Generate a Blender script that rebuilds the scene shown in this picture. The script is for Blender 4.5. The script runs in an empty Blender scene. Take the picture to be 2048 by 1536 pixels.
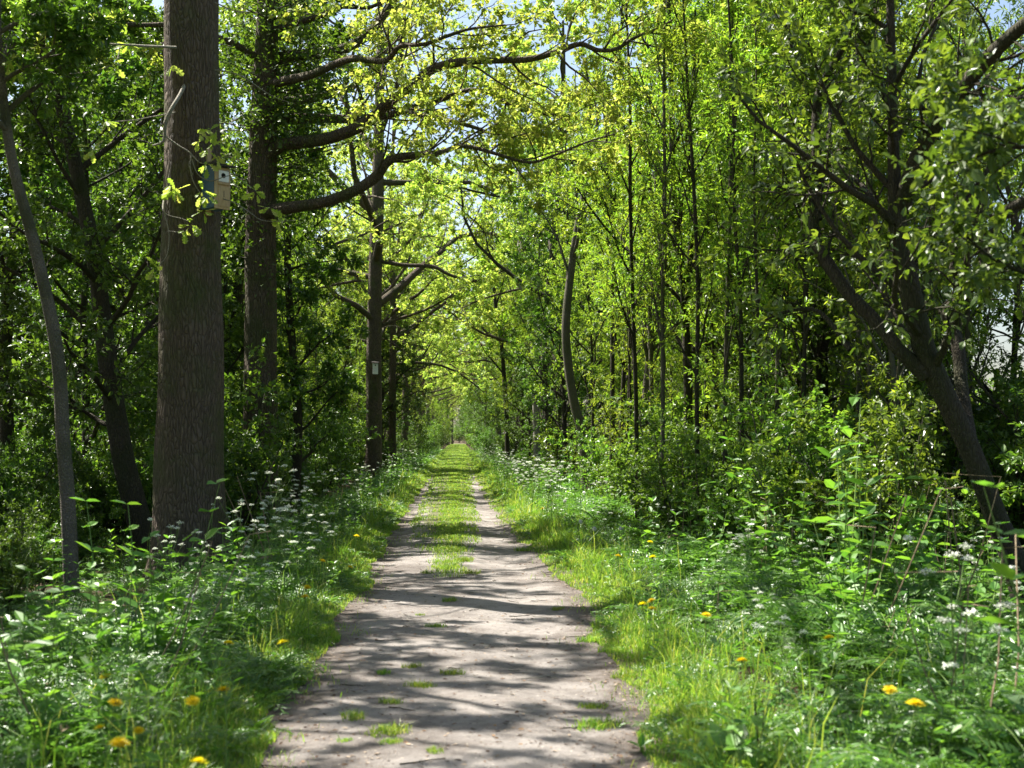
import bpy, math, random
import numpy as np
from mathutils import Vector, Matrix

# ------------------------------------------------------------------ camera, sky, sun, exposure
S = bpy.context.scene
COL = S.collection
FPX = 2750.0                      # focal length in pixels of the 2048 px wide photograph
cam_d = bpy.data.cameras.new('camera')
cam = bpy.data.objects.new('camera', cam_d)
COL.objects.link(cam)
cam_d.sensor_width = 36.0
cam_d.lens = 36.0 * FPX / 2048.0
cam_d.clip_start = 0.05
cam_d.clip_end = 3000
CAM = Vector((0.06, 0.0, 1.5))
YAW, PITCH = math.radians(2.27), math.radians(2.16)
cam.location = CAM
cam.rotation_euler = (math.pi / 2 + PITCH, 0, -YAW)
cam_d.dof.use_dof = True
cam_d.dof.focus_distance = 24.0
cam_d.dof.aperture_fstop = 4.0
S.camera = cam

SUN_AZ, SUN_EL = math.radians(-54), math.radians(56)   # azimuth from +Y, positive to +X
w = bpy.data.worlds.new('World')
S.world = w
w.use_nodes = True
nt = w.node_tree
sky = nt.nodes.new('ShaderNodeTexSky')
sky.sky_type = 'NISHITA'
sky.sun_disc = False
sky.sun_elevation = SUN_EL
sky.sun_rotation = SUN_AZ
sky.air_density = 1.0
sky.dust_density = 2.4
bg = nt.nodes['Background']
bg.inputs['Strength'].default_value = 0.06
nt.links.new(sky.outputs['Color'], bg.inputs['Color'])
sun_d = bpy.data.lights.new('sun', 'SUN')
sun_d.energy = 5.0
sun_d.angle = math.radians(0.53)
sun_d.color = (1.0, 0.95, 0.87)
sun = bpy.data.objects.new('sun', sun_d)
COL.objects.link(sun)
to_sun = Vector((math.sin(SUN_AZ) * math.cos(SUN_EL), math.cos(SUN_AZ) * math.cos(SUN_EL), math.sin(SUN_EL)))
sun.rotation_euler = to_sun.to_track_quat('Z', 'Y').to_euler()
sun.location = (0, 0, 60)
S.view_settings.view_transform = 'Standard'
S.view_settings.look = 'None'
S.view_settings.gamma = 1.0
S.view_settings.exposure = 1.93
S.render.engine = 'CYCLES'
S.cycles.max_bounces = 7
S.cycles.diffuse_bounces = 4
S.cycles.glossy_bounces = 2
S.cycles.transmission_bounces = 4
S.cycles.use_fast_gi = False
S.cycles.caustics_reflective = False
S.cycles.caustics_refractive = False
S.cycles.sample_clamp_indirect = 6.0
S.cycles.use_denoising = True

R = cam.rotation_euler.to_matrix()
AX, UP, FW = R @ Vector((1, 0, 0)), R @ Vector((0, 1, 0)), R @ Vector((0, 0, -1))


def at(px, py, d):
    """The point of the place seen at a pixel of the photograph, d metres ahead of the camera."""
    return CAM + FW * d + AX * (d * (px - 1024) / FPX) + UP * (d * (768 - py) / FPX)


# ------------------------------------------------------------------ materials
def new_mat(name):
    m = bpy.data.materials.new(name)
    m.use_nodes = True
    n = m.node_tree.nodes
    n.clear()
    out = n.new('ShaderNodeOutputMaterial')
    return m, m.node_tree, out


def ramp(nt, fac, stops):
    r = nt.nodes.new('ShaderNodeValToRGB')
    e = r.color_ramp.elements
    while len(e) < len(stops):
        e.new(0.5)
    for i, (p, c) in enumerate(stops):
        e[i].position = p
        e[i].color = (*c, 1)
    nt.links.new(fac, r.inputs['Fac'])
    return r.outputs['Color']


def noise(nt, coord, scale, detail=3.0, rough=0.55, dist=0.0):
    t = nt.nodes.new('ShaderNodeTexNoise')
    t.inputs['Scale'].default_value = scale
    t.inputs['Detail'].default_value = detail
    t.inputs['Roughness'].default_value = rough
    t.inputs['Distortion'].default_value = dist
    if coord is not None:
        nt.links.new(coord, t.inputs['Vector'])
    return t.outputs['Fac']


def leaf_mat(name, cols, trans, mix=0.45, rough=0.42, spec=0.5):
    """Leaf: each leaf takes its own shade of the ramp; light shines through."""
    m, nt, out = new_mat(name)
    g = nt.nodes.new('ShaderNodeNewGeometry')
    c = ramp(nt, g.outputs['Random Per Island'], [(i / (len(cols) - 1), x) for i, x in enumerate(cols)])
    oi = nt.nodes.new('ShaderNodeObjectInfo')
    hsv = nt.nodes.new('ShaderNodeHueSaturation')
    mr = nt.nodes.new('ShaderNodeMapRange')
    mr.inputs['To Min'].default_value = 0.485
    mr.inputs['To Max'].default_value = 0.515
    nt.links.new(oi.outputs['Random'], mr.inputs['Value'])
    nt.links.new(mr.outputs['Result'], hsv.inputs['Hue'])
    mr2 = nt.nodes.new('ShaderNodeMapRange')
    mr2.inputs['To Min'].default_value = 0.8
    mr2.inputs['To Max'].default_value = 1.2
    nt.links.new(oi.outputs['Random'], mr2.inputs['Value'])
    nt.links.new(mr2.outputs['Result'], hsv.inputs['Value'])
    nt.links.new(c, hsv.inputs['Color'])
    p = nt.nodes.new('ShaderNodeBsdfPrincipled')
    p.inputs['Roughness'].default_value = rough
    p.inputs['Specular IOR Level'].default_value = spec
    nt.links.new(hsv.outputs['Color'], p.inputs['Base Color'])
    t = nt.nodes.new('ShaderNodeBsdfTranslucent')
    hs2 = nt.nodes.new('ShaderNodeMix')
    hs2.data_type = 'RGBA'
    hs2.blend_type = 'MULTIPLY'
    hs2.inputs['Factor'].default_value = 1.0
    nt.links.new(hsv.outputs['Color'], hs2.inputs['A'])
    hs2.inputs['B'].default_value = (*trans, 1)
    nt.links.new(hs2.outputs['Result'], t.inputs['Color'])
    mx = nt.nodes.new('ShaderNodeMixShader')
    mx.inputs['Fac'].default_value = mix
    nt.links.new(p.outputs['BSDF'], mx.inputs[1])
    nt.links.new(t.outputs['BSDF'], mx.inputs[2])
    nt.links.new(mx.outputs['Shader'], out.inputs['Surface'])
    return m


def bark_mat(name, dark, light, moss=None, scale=1.0, stretch=0.13, bump=0.6, mossamt=0.5, bands=False):
    m, nt, out = new_mat(name)
    tc = nt.nodes.new('ShaderNodeTexCoord')
    mp = nt.nodes.new('ShaderNodeMapping')
    mp.inputs['Scale'].default_value = (1, 1, stretch)
    nt.links.new(tc.outputs['Object'], mp.inputs['Vector'])
    # warp a little so that the furrows wander
    v = nt.nodes.new('ShaderNodeTexVoronoi')
    v.feature = 'DISTANCE_TO_EDGE'
    v.inputs['Scale'].default_value = 26 * scale
    warp = nt.nodes.new('ShaderNodeTexNoise')
    warp.inputs['Scale'].default_value = 7 * scale
    nt.links.new(mp.outputs['Vector'], warp.inputs['Vector'])
    add = nt.nodes.new('ShaderNodeMix')
    add.data_type = 'RGBA'
    add.blend_type = 'ADD'
    add.inputs['Factor'].default_value = 0.12 / scale
    nt.links.new(mp.outputs['Vector'], add.inputs['A'])
    nt.links.new(warp.outputs['Color'], add.inputs['B'])
    nt.links.new(add.outputs['Result'], v.inputs['Vector'])
    mr = nt.nodes.new('ShaderNodeMapRange')
    mr.inputs['From Max'].default_value = 0.32
    nt.links.new(v.outputs['Distance'], mr.inputs['Value'])
    fine = noise(nt, mp.outputs['Vector'], 60 * scale, 4, 0.65)
    mul = nt.nodes.new('ShaderNodeMath')
    mul.operation = 'MULTIPLY_ADD'
    nt.links.new(fine, mul.inputs[0])
    mul.inputs[1].default_value = 0.7
    nt.links.new(mr.outputs['Result'], mul.inputs[2])
    c = ramp(nt, mul.outputs[0], [(0.15, dark), (1.2 / 1.7, light)])
    big = noise(nt, tc.outputs['Object'], 1.7, 4, 0.6)
    if moss is not None:
        f = ramp(nt, big, [(0.46, (0, 0, 0)), (0.66, (mossamt,) * 3)])
        mm = nt.nodes.new('ShaderNodeMix')
        mm.data_type = 'RGBA'
        nt.links.new(f, mm.inputs['Factor'])
        nt.links.new(c, mm.inputs['A'])
        mm.inputs['B'].default_value = (*moss, 1)
        c = mm.outputs['Result']
    p = nt.nodes.new('ShaderNodeBsdfPrincipled')
    p.inputs['Roughness'].default_value = 0.9
    p.inputs['Specular IOR Level'].default_value = 0.2
    nt.links.new(c, p.inputs['Base Color'])
    b = nt.nodes.new('ShaderNodeBump')
    b.inputs['Strength'].default_value = bump
    b.inputs['Distance'].default_value = 0.03 / scale
    nt.links.new(mul.outputs[0], b.inputs['Height'])
    nt.links.new(b.outputs['Normal'], p.inputs['Normal'])
    nt.links.new(p.outputs['BSDF'], out.inputs['Surface'])
    return m


def plain_mat(name, c1, c2, scale=20, rough=0.7, bump=0.15, stretch=(1, 1, 1), spec=0.3):
    m, nt, out = new_mat(name)
    tc = nt.nodes.new('ShaderNodeTexCoord')
    mp = nt.nodes.new('ShaderNodeMapping')
    mp.inputs['Scale'].default_value = stretch
    nt.links.new(tc.outputs['Object'], mp.inputs['Vector'])
    f = noise(nt, mp.outputs['Vector'], scale, 4, 0.6)
    c = ramp(nt, f, [(0.3, c1), (0.7, c2)])
    p = nt.nodes.new('ShaderNodeBsdfPrincipled')
    p.inputs['Roughness'].default_value = rough
    p.inputs['Specular IOR Level'].default_value = spec
    nt.links.new(c, p.inputs['Base Color'])
    b = nt.nodes.new('ShaderNodeBump')
    b.inputs['Strength'].default_value = bump
    b.inputs['Distance'].default_value = 0.01
    nt.links.new(f, b.inputs['Height'])
    nt.links.new(b.outputs['Normal'], p.inputs['Normal'])
    nt.links.new(p.outputs['BSDF'], out.inputs['Surface'])
    return m


M = {}
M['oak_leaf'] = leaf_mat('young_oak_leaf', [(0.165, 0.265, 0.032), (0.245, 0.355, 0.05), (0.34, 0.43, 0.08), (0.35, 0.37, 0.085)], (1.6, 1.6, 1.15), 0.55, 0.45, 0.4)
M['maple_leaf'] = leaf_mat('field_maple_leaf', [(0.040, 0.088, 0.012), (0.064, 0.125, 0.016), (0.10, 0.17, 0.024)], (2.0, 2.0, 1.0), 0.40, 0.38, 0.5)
M['rowan_leaf'] = leaf_mat('rowan_leaf', [(0.08, 0.155, 0.018), (0.125, 0.21, 0.023), (0.20, 0.28, 0.035)], (2.1, 1.95, 1.0), 0.50, 0.4, 0.45)
M['willow_leaf'] = leaf_mat('willow_leaf', [(0.042, 0.082, 0.012), (0.066, 0.115, 0.017), (0.13, 0.185, 0.03)], (2.1, 2.0, 0.9), 0.38, 0.42, 0.5)
M['elder_leaf'] = leaf_mat('elder_leaf', [(0.055, 0.115, 0.016), (0.085, 0.155, 0.022), (0.14, 0.21, 0.032)], (2.2, 2.1, 1.0), 0.42, 0.36, 0.5)
M['herb_leaf'] = leaf_mat('cow_parsley_leaf', [(0.045, 0.11, 0.020), (0.07, 0.15, 0.026), (0.105, 0.20, 0.036)], (1.9, 1.9, 1.0), 0.40, 0.36, 0.6)
M['nettle_leaf'] = leaf_mat('broad_herb_leaf', [(0.05, 0.13, 0.018), (0.08, 0.18, 0.025), (0.13, 0.24, 0.03)], (2.0, 1.9, 1.0), 0.42, 0.42, 0.45)
M['grass'] = leaf_mat('grass_blade', [(0.07, 0.16, 0.018), (0.12, 0.23, 0.025), (0.19, 0.30, 0.04), (0.30, 0.32, 0.09)], (1.9, 1.75, 1.0), 0.42, 0.45, 0.4)
M['stem'] = plain_mat('green_stem', (0.09, 0.16, 0.03), (0.16, 0.24, 0.06), 30, 0.6, 0.05)
M['umbel'] = leaf_mat('white_umbel_flower', [(0.70, 0.72, 0.62), (0.80, 0.80, 0.74), (0.62, 0.68, 0.48)], (0.9, 0.95, 0.85), 0.3, 0.7, 0.2)
M['yellow'] = leaf_mat('dandelion_petal', [(0.72, 0.56, 0.01), (0.78, 0.64, 0.012), (0.74, 0.66, 0.02)], (1.0, 1.0, 0.6), 0.3, 0.6, 0.2)
M['clock'] = leaf_mat('dandelion_seed_hair', [(0.75, 0.75, 0.75), (0.8, 0.8, 0.8)], (1, 1, 1), 0.4, 0.8, 0.1)
M['oak_bark'] = bark_mat('furrowed_oak_bark', (0.03, 0.023, 0.016), (0.13, 0.10, 0.075), (0.065, 0.08, 0.025), 1.25, 0.24, 1.0, 0.75)
M['dark_bark'] = bark_mat('dark_rough_bark', (0.018, 0.015, 0.011), (0.062, 0.052, 0.036), (0.032, 0.042, 0.014), 2.0, 0.26, 0.9, 0.7)
M['twig_bark'] = bark_mat('grey_green_bark', (0.036, 0.032, 0.023), (0.105, 0.095, 0.068), (0.05, 0.062, 0.022), 2.6, 0.3, 0.4, 0.5)
M['pale_bark'] = bark_mat('pale_grey_bark', (0.12, 0.105, 0.085), (0.27, 0.25, 0.21), (0.09, 0.10, 0.045), 2.0, 0.7, 0.4, 0.6)
M['grey_bark'] = bark_mat('blotched_grey_brown_bark', (0.06, 0.05, 0.04), (0.16, 0.14, 0.115), (0.055, 0.062, 0.03), 2.2, 0.6, 0.7, 0.8)


# ------------------------------------------------------------------ mesh helpers
def mesh_np(name, verts, faces_list, mats, mat_idx=None, smooth=False):
    """verts (n,3); faces_list: arrays (m,k) of equal-sided faces; mat_idx: one array per entry of faces_list."""
    me = bpy.data.meshes.new(name)
    verts = np.asarray(verts, dtype=np.float32)
    me.vertices.add(len(verts))
    me.vertices.foreach_set('co', verts.ravel())
    faces_list = [np.asarray(f, dtype=np.int32) for f in faces_list]
    nl = sum(f.size for f in faces_list)
    npoly = sum(len(f) for f in faces_list)
    me.loops.add(nl)
    me.polygons.add(npoly)
    me.loops.foreach_set('vertex_index', np.concatenate([f.ravel() for f in faces_list]))
    tot = np.concatenate([np.full(len(f), f.shape[1], np.int32) for f in faces_list])
    start = np.concatenate([[0], np.cumsum(tot)[:-1]]).astype(np.int32)
    me.polygons.foreach_set('loop_start', start)
    me.polygons.foreach_set('loop_total', tot)
    for m in mats:
        me.materials.append(m)
    if mat_idx is not None:
        me.polygons.foreach_set('material_index', np.concatenate(mat_idx).astype(np.int32))
    me.polygons.foreach_set('use_smooth', np.full(npoly, bool(smooth)))
    me.update(calc_edges=True)
    return me


def link(name, me, parent=None, loc=(0, 0, 0)):
    o = bpy.data.objects.new(name, me)
    COL.objects.link(o)
    o.location = loc
    if parent is not None:
        o.parent = parent
    return o


def empty(name, loc, label, cat, group=None, rz=0.0, sc=1.0):
    o = bpy.data.objects.new(name, None)
    COL.objects.link(o)
    o.location = loc
    o.rotation_euler = (0, 0, rz)
    o.scale = (sc, sc, sc)
    o.empty_display_size = 0.1
    tag(o, label, cat, group)
    return o


def tag(o, label=None, cat=None, group=None, kind=None):
    if label:
        o['label'] = label
    if cat:
        o['category'] = cat
    if group:
        o['group'] = group
    if kind:
        o['kind'] = kind
    return o


def dup(root, loc, rz=0.0, sc=1.0, label=None, group=None):
    r = root.copy()
    COL.objects.link(r)
    r.location = loc
    r.rotation_euler = (0, 0, rz)
    r.scale = (sc, sc, sc) if not isinstance(sc, tuple) else sc
    if label:
        r['label'] = label
    if group:
        r['group'] = group
    for ch in list(root.children):
        c = ch.copy()
        COL.objects.link(c)
        c.parent = r
        for g in list(ch.children):
            d = g.copy()
            COL.objects.link(d)
            d.parent = c
    return r


class Parts:
    """Collects tubes and other shapes into one mesh."""

    def __init__(self):
        self.v, self.f, self.n = [], {}, 0

    def add(self, verts, faces, mi=0):
        verts = np.asarray(verts, float)
        faces = np.asarray(faces, int)
        self.v.append(verts)
        self.f.setdefault((faces.shape[1], mi), []).append(faces + self.n)
        self.n += len(verts)

    def tube(self, pts, rad, sides=6, mi=0, cap=True):
        pts = np.asarray([tuple(p) for p in pts], float)
        rad = np.asarray(rad, float)
        n = len(pts)
        t = np.empty_like(pts)
        t[1:-1] = pts[2:] - pts[:-2]
        t[0] = pts[1] - pts[0]
        t[-1] = pts[-1] - pts[-2]
        t /= np.linalg.norm(t, axis=1, keepdims=True) + 1e-9
        ref = np.array((1.0, 0.13, 0.07)) if abs(t[0, 0]) < 0.8 else np.array((0.1, 1.0, 0.05))
        u = np.cross(t, ref)
        u /= np.linalg.norm(u, axis=1, keepdims=True) + 1e-9
        w_ = np.cross(t, u)
        a = np.arange(sides) * (2 * math.pi / sides)
        ring = pts[:, None, :] + rad[:, None, None] * (np.cos(a)[None, :, None] * u[:, None, :] + np.sin(a)[None, :, None] * w_[:, None, :])
        v = ring.reshape(-1, 3)
        i = np.arange(n - 1)[:, None] * sides
        j = np.arange(sides)[None, :]
        k = (j + 1) % sides
        q = np.stack([i + j, i + k, i + sides + k, i + sides + j], axis=-1).reshape(-1, 4)
        self.add(v, q, mi)

    def box(self, lo, hi, mi=0, rot=None):
        x0, y0, z0 = lo
        x1, y1, z1 = hi
        v = np.array([(x0, y0, z0), (x1, y0, z0), (x1, y1, z0), (x0, y1, z0), (x0, y0, z1), (x1, y0, z1), (x1, y1, z1), (x0, y1, z1)], float)
        self.add(v, [(0, 3, 2, 1), (4, 5, 6, 7), (0, 1, 5, 4), (1, 2, 6, 5), (2, 3, 7, 6), (3, 0, 4, 7)], mi)

    def build(self, name, mats, smooth=True):
        keys = list(self.f)
        fl = [np.concatenate(self.f[k]) for k in keys]
        mi = [np.full(len(f), k[1], np.int32) for f, k in zip(fl, keys)]
        return mesh_np(name, np.concatenate(self.v), fl, mats, mi, smooth)

    def shift(self, base):
        b = np.array(tuple(base), float)
        self.v = [x - b for x in self.v]


def norm(a):
    return a / (np.linalg.norm(a, axis=-1, keepdims=True) + 1e-9)


# leaf outlines: (along the midrib, across, up), faces as quads sharing the midrib
LEAF_OVATE = (np.array([(0, 0, 0), (0.28, 0.27, 0.05), (0.68, 0.20, 0.04), (1, 0, -0.08), (0.68, -0.20, 0.04), (0.28, -0.27, 0.05)]), np.array([(0, 1, 2, 3), (0, 3, 4, 5)]))
LEAF_OBOV = (np.array([(0, 0, 0), (0.35, 0.16, 0.03), (0.74, 0.31, 0.05), (1, 0, -0.06), (0.74, -0.31, 0.05), (0.35, -0.16, 0.03)]), np.array([(0, 1, 2, 3), (0, 3, 4, 5)]))
LEAF_LANCE = (np.array([(0, 0, 0), (0.3, 0.14, 0.04), (0.65, 0.12, 0.03), (1, 0, -0.10), (0.65, -0.12, 0.03), (0.3, -0.14, 0.04)]), np.array([(0, 1, 2, 3), (0, 3, 4, 5)]))
LEAF_FERN = (np.array([(0, 0, 0), (0.35, 0.20, 0.04), (0.7, 0.15, 0.03), (1, 0, -0.08), (0.7, -0.15, 0.03), (0.35, -0.20, 0.04)]), np.array([(0, 1, 2, 3), (0, 3, 4, 5)]))
# a lobed oak leaf for the sprigs close enough to show it
_ok = [(0.0, 0.02), (0.22, 0.12), (0.30, 0.08), (0.42, 0.23), (0.52, 0.13), (0.66, 0.30), (0.76, 0.17), (0.90, 0.20), (1.0, 0.0)]
LEAF_OAK = (np.array([(a, b, 0.05 * (b > 0.1)) for a, b in _ok] + [(a, 0, 0) for a, b in _ok] + [(a, -b, 0.05 * (b > 0.1)) for a, b in _ok]),
            np.array([(i, i + 1, i + 10, i + 9) for i in range(8)] + [(9 + i, 10 + i, 19 + i, 18 + i) for i in range(8)]))


def leaves_np(pos, axis, nrm, size, tmpl):
    tv, tf = tmpl
    ax = norm(axis)
    side = norm(np.cross(nrm, ax))
    up = np.cross(ax, side)
    v = pos[:, None, :] + size[:, None, None] * (tv[None, :, 0:1] * ax[:, None, :] + tv[None, :, 1:2] * side[:, None, :] + tv[None, :, 2:3] * up[:, None, :])
    f = tf[None, :, :] + (np.arange(len(pos)) * len(tv))[:, None, None]
    return v.reshape(-1, 3), f.reshape(-1, tf.shape[1])


# ------------------------------------------------------------------ trees
class Grow:
    def __init__(self, seed, sp):
        self.r = random.Random(seed)
        self.np = np.random.default_rng(seed)
        self.sp = sp
        self.tubes = Parts()
        self.lp, self.ld = [], []          # leaf places and the direction of their twig

    def gv(self, s):
        g = self.r.gauss
        return Vector((g(0, s), g(0, s), g(0, s)))

    def poly(self, p, d, L, r, n, wig, trop, taper):
        pts, rr = [p.copy()], [r]
        st = L / n
        d = d.normalized()
        for i in range(n):
            d = d + self.gv(wig)
            d.z += trop
            d.normalize()
            p = p + d * st
            pts.append(p)
            rr.append(r * (1 - (1 - taper) * (i + 1) / n))
        return pts, rr

    def limb(self, pts, rr, lvl, draw=True, L=None, lo=None, nc=None, hi=1.0):
        """Draw one limb and grow what leaves it; lvl counts from 0 = trunk."""
        sp = self.sp
        if draw:
            s = (10, 7, 5, 3, 3)[lvl]
            if rr[0] > 0.004 or lvl < sp['max']:
                self.tubes.tube(pts, rr, s)
        n = len(pts) - 1
        if L is None:
            L = sum((pts[i + 1] - pts[i]).length for i in range(n))
        if lvl >= sp['max']:
            k = self.r.randint(*sp['leaves'])
            for _ in range(k):
                t = self.r.uniform(0.15, 1.0) * n
                i = min(int(t), n - 1)
                self.lp.append(pts[i].lerp(pts[i + 1], t - i))
                self.ld.append(pts[i + 1] - pts[i])
            return
        given = nc is not None
        nc = nc if given else sp['n'][lvl]
        if lvl > 0 and not given:
            nc = max(2, int(round(nc * self.r.uniform(0.7, 1.25))))
        t0 = sp['from'][lvl] if lo is None else lo
        az = self.r.uniform(0, 6.28)
        for c in range(nc):
            t = t0 + (hi - t0) * (c + self.r.uniform(0.1, 0.95)) / nc
            x = t * n
            i = min(int(x), n - 1)
            p = pts[i].lerp(pts[i + 1], x - i)
            rad = rr[i] + (rr[i + 1] - rr[i]) * (x - i)
            d = (pts[i + 1] - pts[i]).normalized()
            az += 2.4 + self.r.uniform(-0.5, 0.5)
            side = d.orthogonal().normalized()
            side = Matrix.Rotation(az, 3, d) @ side
            if lvl >= 1 and sp.get('flat'):
                side.z *= 1 - sp['flat']
                side.normalize()
            ang = math.radians(self.r.gauss(sp['ang'][lvl], 9))
            cd = d * math.cos(ang) + side * math.sin(ang)
            f = sp.get('shape', lambda t: 1 - 0.55 * t)(t) if lvl == 0 else 1 - 0.5 * t
            cl = L * sp['ratio'][lvl] * f * self.r.uniform(0.7, 1.2)
            cl = max(cl, 0.12)
            cr = max(min(rad * 0.62, 0.010 * cl + 0.004 if lvl else 0.017 * cl + 0.004), 0.0022)
            seg = (7, 6, 5, 3, 3)[min(lvl + 1, 4)]
            q, qr = self.poly(p, cd, cl, cr, seg, sp['wig'][lvl + 1], sp['trop'][lvl + 1], 0.3)
            self.limb(q, qr, lvl + 1, True, cl)

    def crown(self, mat, tmpl=LEAF_OVATE, base=(0, 0, 0), name='crown'):
        sp = self.sp
        n = len(self.lp)
        P = np.array([tuple(p) for p in self.lp]) - np.array(tuple(base))
        D = norm(np.array([tuple(p) for p in self.ld]))
        g = self.np
        rnd = norm(g.normal(size=(n, 3)))
        axis = 0.55 * D + 0.85 * rnd + np.array((0, 0, -sp.get('droop', 0.25)))
        nr = np.array((0, 0, 0.9)) + 0.75 * norm(g.normal(size=(n, 3)))
        size = sp['size'] * np.clip(g.normal(1, 0.32, n), 0.35, 1.8)
        P = P + rnd * sp['size'] * 0.3
        v, f = leaves_np(P, axis, nr, size, tmpl)
        return mesh_np(name, v, [f], [mat])

    def wood(self, mats, base=(0, 0, 0), name='trunk'):
        self.tubes.shift(base)
        return self.tubes.build(name, mats)


SP_OAK = dict(max=4, n=(17, 6, 4, 3), **{'from': (0.35, 0.25, 0.2, 0.2)}, ang=(68, 48, 45, 45), ratio=(0.40, 0.5, 0.5, 0.5), wig=(0.05, 0.17, 0.2, 0.22, 0.25),
              trop=(0.02, 0.03, 0.02, 0.02, 0.0), leaves=(21, 31), size=0.070, flat=0.35, shape=lambda t: 1.0 - 0.6 * abs(t - 0.45) * 1.4)
SP_MAPLE = dict(max=3, n=(26, 8, 6), **{'from': (0.14, 0.15, 0.1)}, ang=(60, 45, 45), ratio=(0.30, 0.5, 0.5), wig=(0.04, 0.12, 0.18, 0.2),
                trop=(0.02, 0.03, 0.0, 0.0), leaves=(18, 28), size=0.062)
SP_ROWAN = dict(max=3, n=(20, 6, 5), **{'from': (0.14, 0.2, 0.15)}, ang=(32, 36, 45), ratio=(0.30, 0.5, 0.55), wig=(0.04, 0.10, 0.15, 0.2),
                trop=(0.03, 0.07, 0.03, 0.0), leaves=(15, 24), size=0.068)
SP_SHRUB = dict(max=2, n=(10, 6), **{'from': (0.15, 0.15)}, ang=(45, 48), ratio=(0.45, 0.5), wig=(0.08, 0.15, 0.2),
                trop=(0.02, 0.01, -0.02), leaves=(9, 16), size=0.075)
SP_WILLOW = dict(max=3, n=(16, 7, 5), **{'from': (0.2, 0.15, 0.1)}, ang=(45, 42, 45), ratio=(0.35, 0.5, 0.5), wig=(0.05, 0.12, 0.18, 0.2),
                 trop=(0.02, 0.04, 0.0, -0.02), leaves=(7, 12), size=0.056)


def straight(seed, H, r, wig=0.035, n=12, lean=(0, 0), taper=0.15):
    rr = random.Random(seed)
    p = Vector((0, 0, -0.15))
    d = Vector((lean[0], lean[1], 1)).normalized()
    pts, rad = [p], [r * 1.25]
    for i in range(n):
        d = (d + Vector((rr.gauss(0, wig), rr.gauss(0, wig), 0.06))).normalized()
        p = p + d * (H / n)
        pts.append(p)
        rad.append(r * (1 - (1 - taper) * (i + 1) / n))
    return pts, rad


def make_tree(kind, seed, H, r, sp, bark, leaf, tmpl, wig=0.035, lean=(0, 0)):
    """One tree standing at the origin, built once and copied later."""
    g = Grow(seed, sp)
    pts, rad = straight(seed, H, r, wig, 12, lean)
    g.limb(pts, rad, 0)
    root = empty(kind, (0, 0, 0), 'x', 'tree')
    link('trunk', g.wood([bark]), root)
    link('crown', g.crown(leaf, tmpl), root)
    return root


def make_shrub(kind, seed, H, nst, sp, bark, leaf, tmpl, spread=0.6):
    g = Grow(seed, sp)
    rr = random.Random(seed)
    for k in range(nst):
        a = k * 6.28 / nst + rr.uniform(-0.4, 0.4)
        s = rr.uniform(0.15, spread)
        h = H * rr.uniform(0.65, 1.0)
        d = Vector((math.cos(a) * s, math.sin(a) * s, 1)).normalized()
        pts, rad = g.poly(Vector((math.cos(a) * 0.07, math.sin(a) * 0.07, -0.1)), d, h, 0.008 + 0.006 * H, 8, 0.07, 0.01, 0.25)
        g.limb(pts, rad, 0)
    root = empty(kind, (0, 0, 0), 'x', 'shrub')
    link('stems', g.wood([bark], name='stems'), root)
    link('foliage', g.crown(leaf, tmpl, name='foliage'), root)
    return root


def pix_poly(pts, d, r_px=None):
    """Polyline from (px, py, width_px[, depth]) tuples."""
    out, rad = [], []
    for q in pts:
        dd = q[3] if len(q) > 3 else d
        out.append(at(q[0], q[1], dd))
        rad.append(q[2] * 0.5 * dd / FPX)
    return out, rad


def smooth_poly(pts, rad, k=3):
    """Catmull-Rom through the points."""
    o, r = [], []
    n = len(pts)
    for i in range(n - 1):
        p0, p1, p2, p3 = pts[max(i - 1, 0)], pts[i], pts[i + 1], pts[min(i + 2, n - 1)]
        for j in range(k):
            t = j / k
            o.append(0.5 * ((2 * p1) + (p2 - p0) * t + (2 * p0 - 5 * p1 + 4 * p2 - p3) * t * t + (3 * p1 - p0 - 3 * p2 + p3) * t ** 3))
            r.append(rad[i] + (rad[i + 1] - rad[i]) * t)
    o.append(pts[-1])
    r.append(rad[-1])
    return o, r



# ------------------------------------------------------------------ ground and path
RNG = np.random.default_rng(7)


def wob(x, seed=0.0):
    return (np.sin(x * 0.9 + seed) + 0.6 * np.sin(x * 2.3 + 1.7 * seed + 1) + 0.35 * np.sin(x * 5.1 + 2.9 * seed)) / 1.95


def path_left(y):
    return np.interp(y, [0, 6, 9, 13, 20, 32, 60, 250], [-0.92, -0.92, -0.97, -0.93, -1.03, -1.05, -1.0, -1.0]) + 0.07 * wob(y * 1.6, 1.0)


def path_right(y):
    return np.interp(y, [0, 6, 9.5, 12.5, 17, 22, 30, 60, 250], [1.0, 1.04, 1.20, 1.27, 1.18, 1.04, 0.95, 0.9, 0.9]) + 0.08 * wob(y * 1.5, 4.0)


def mid_left(y):
    return np.interp(y, [14, 18, 23, 32, 60, 250], [-0.15, -0.44, -0.60, -0.62, -0.72, -0.85]) + 0.06 * wob(y * 1.3, 2.2)


def mid_right(y):
    return np.interp(y, [14, 18, 23, 32, 60, 250], [0.10, 0.22, 0.32, 0.34, 0.42, 0.6]) + 0.06 * wob(y * 1.2, 6.1)


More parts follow.
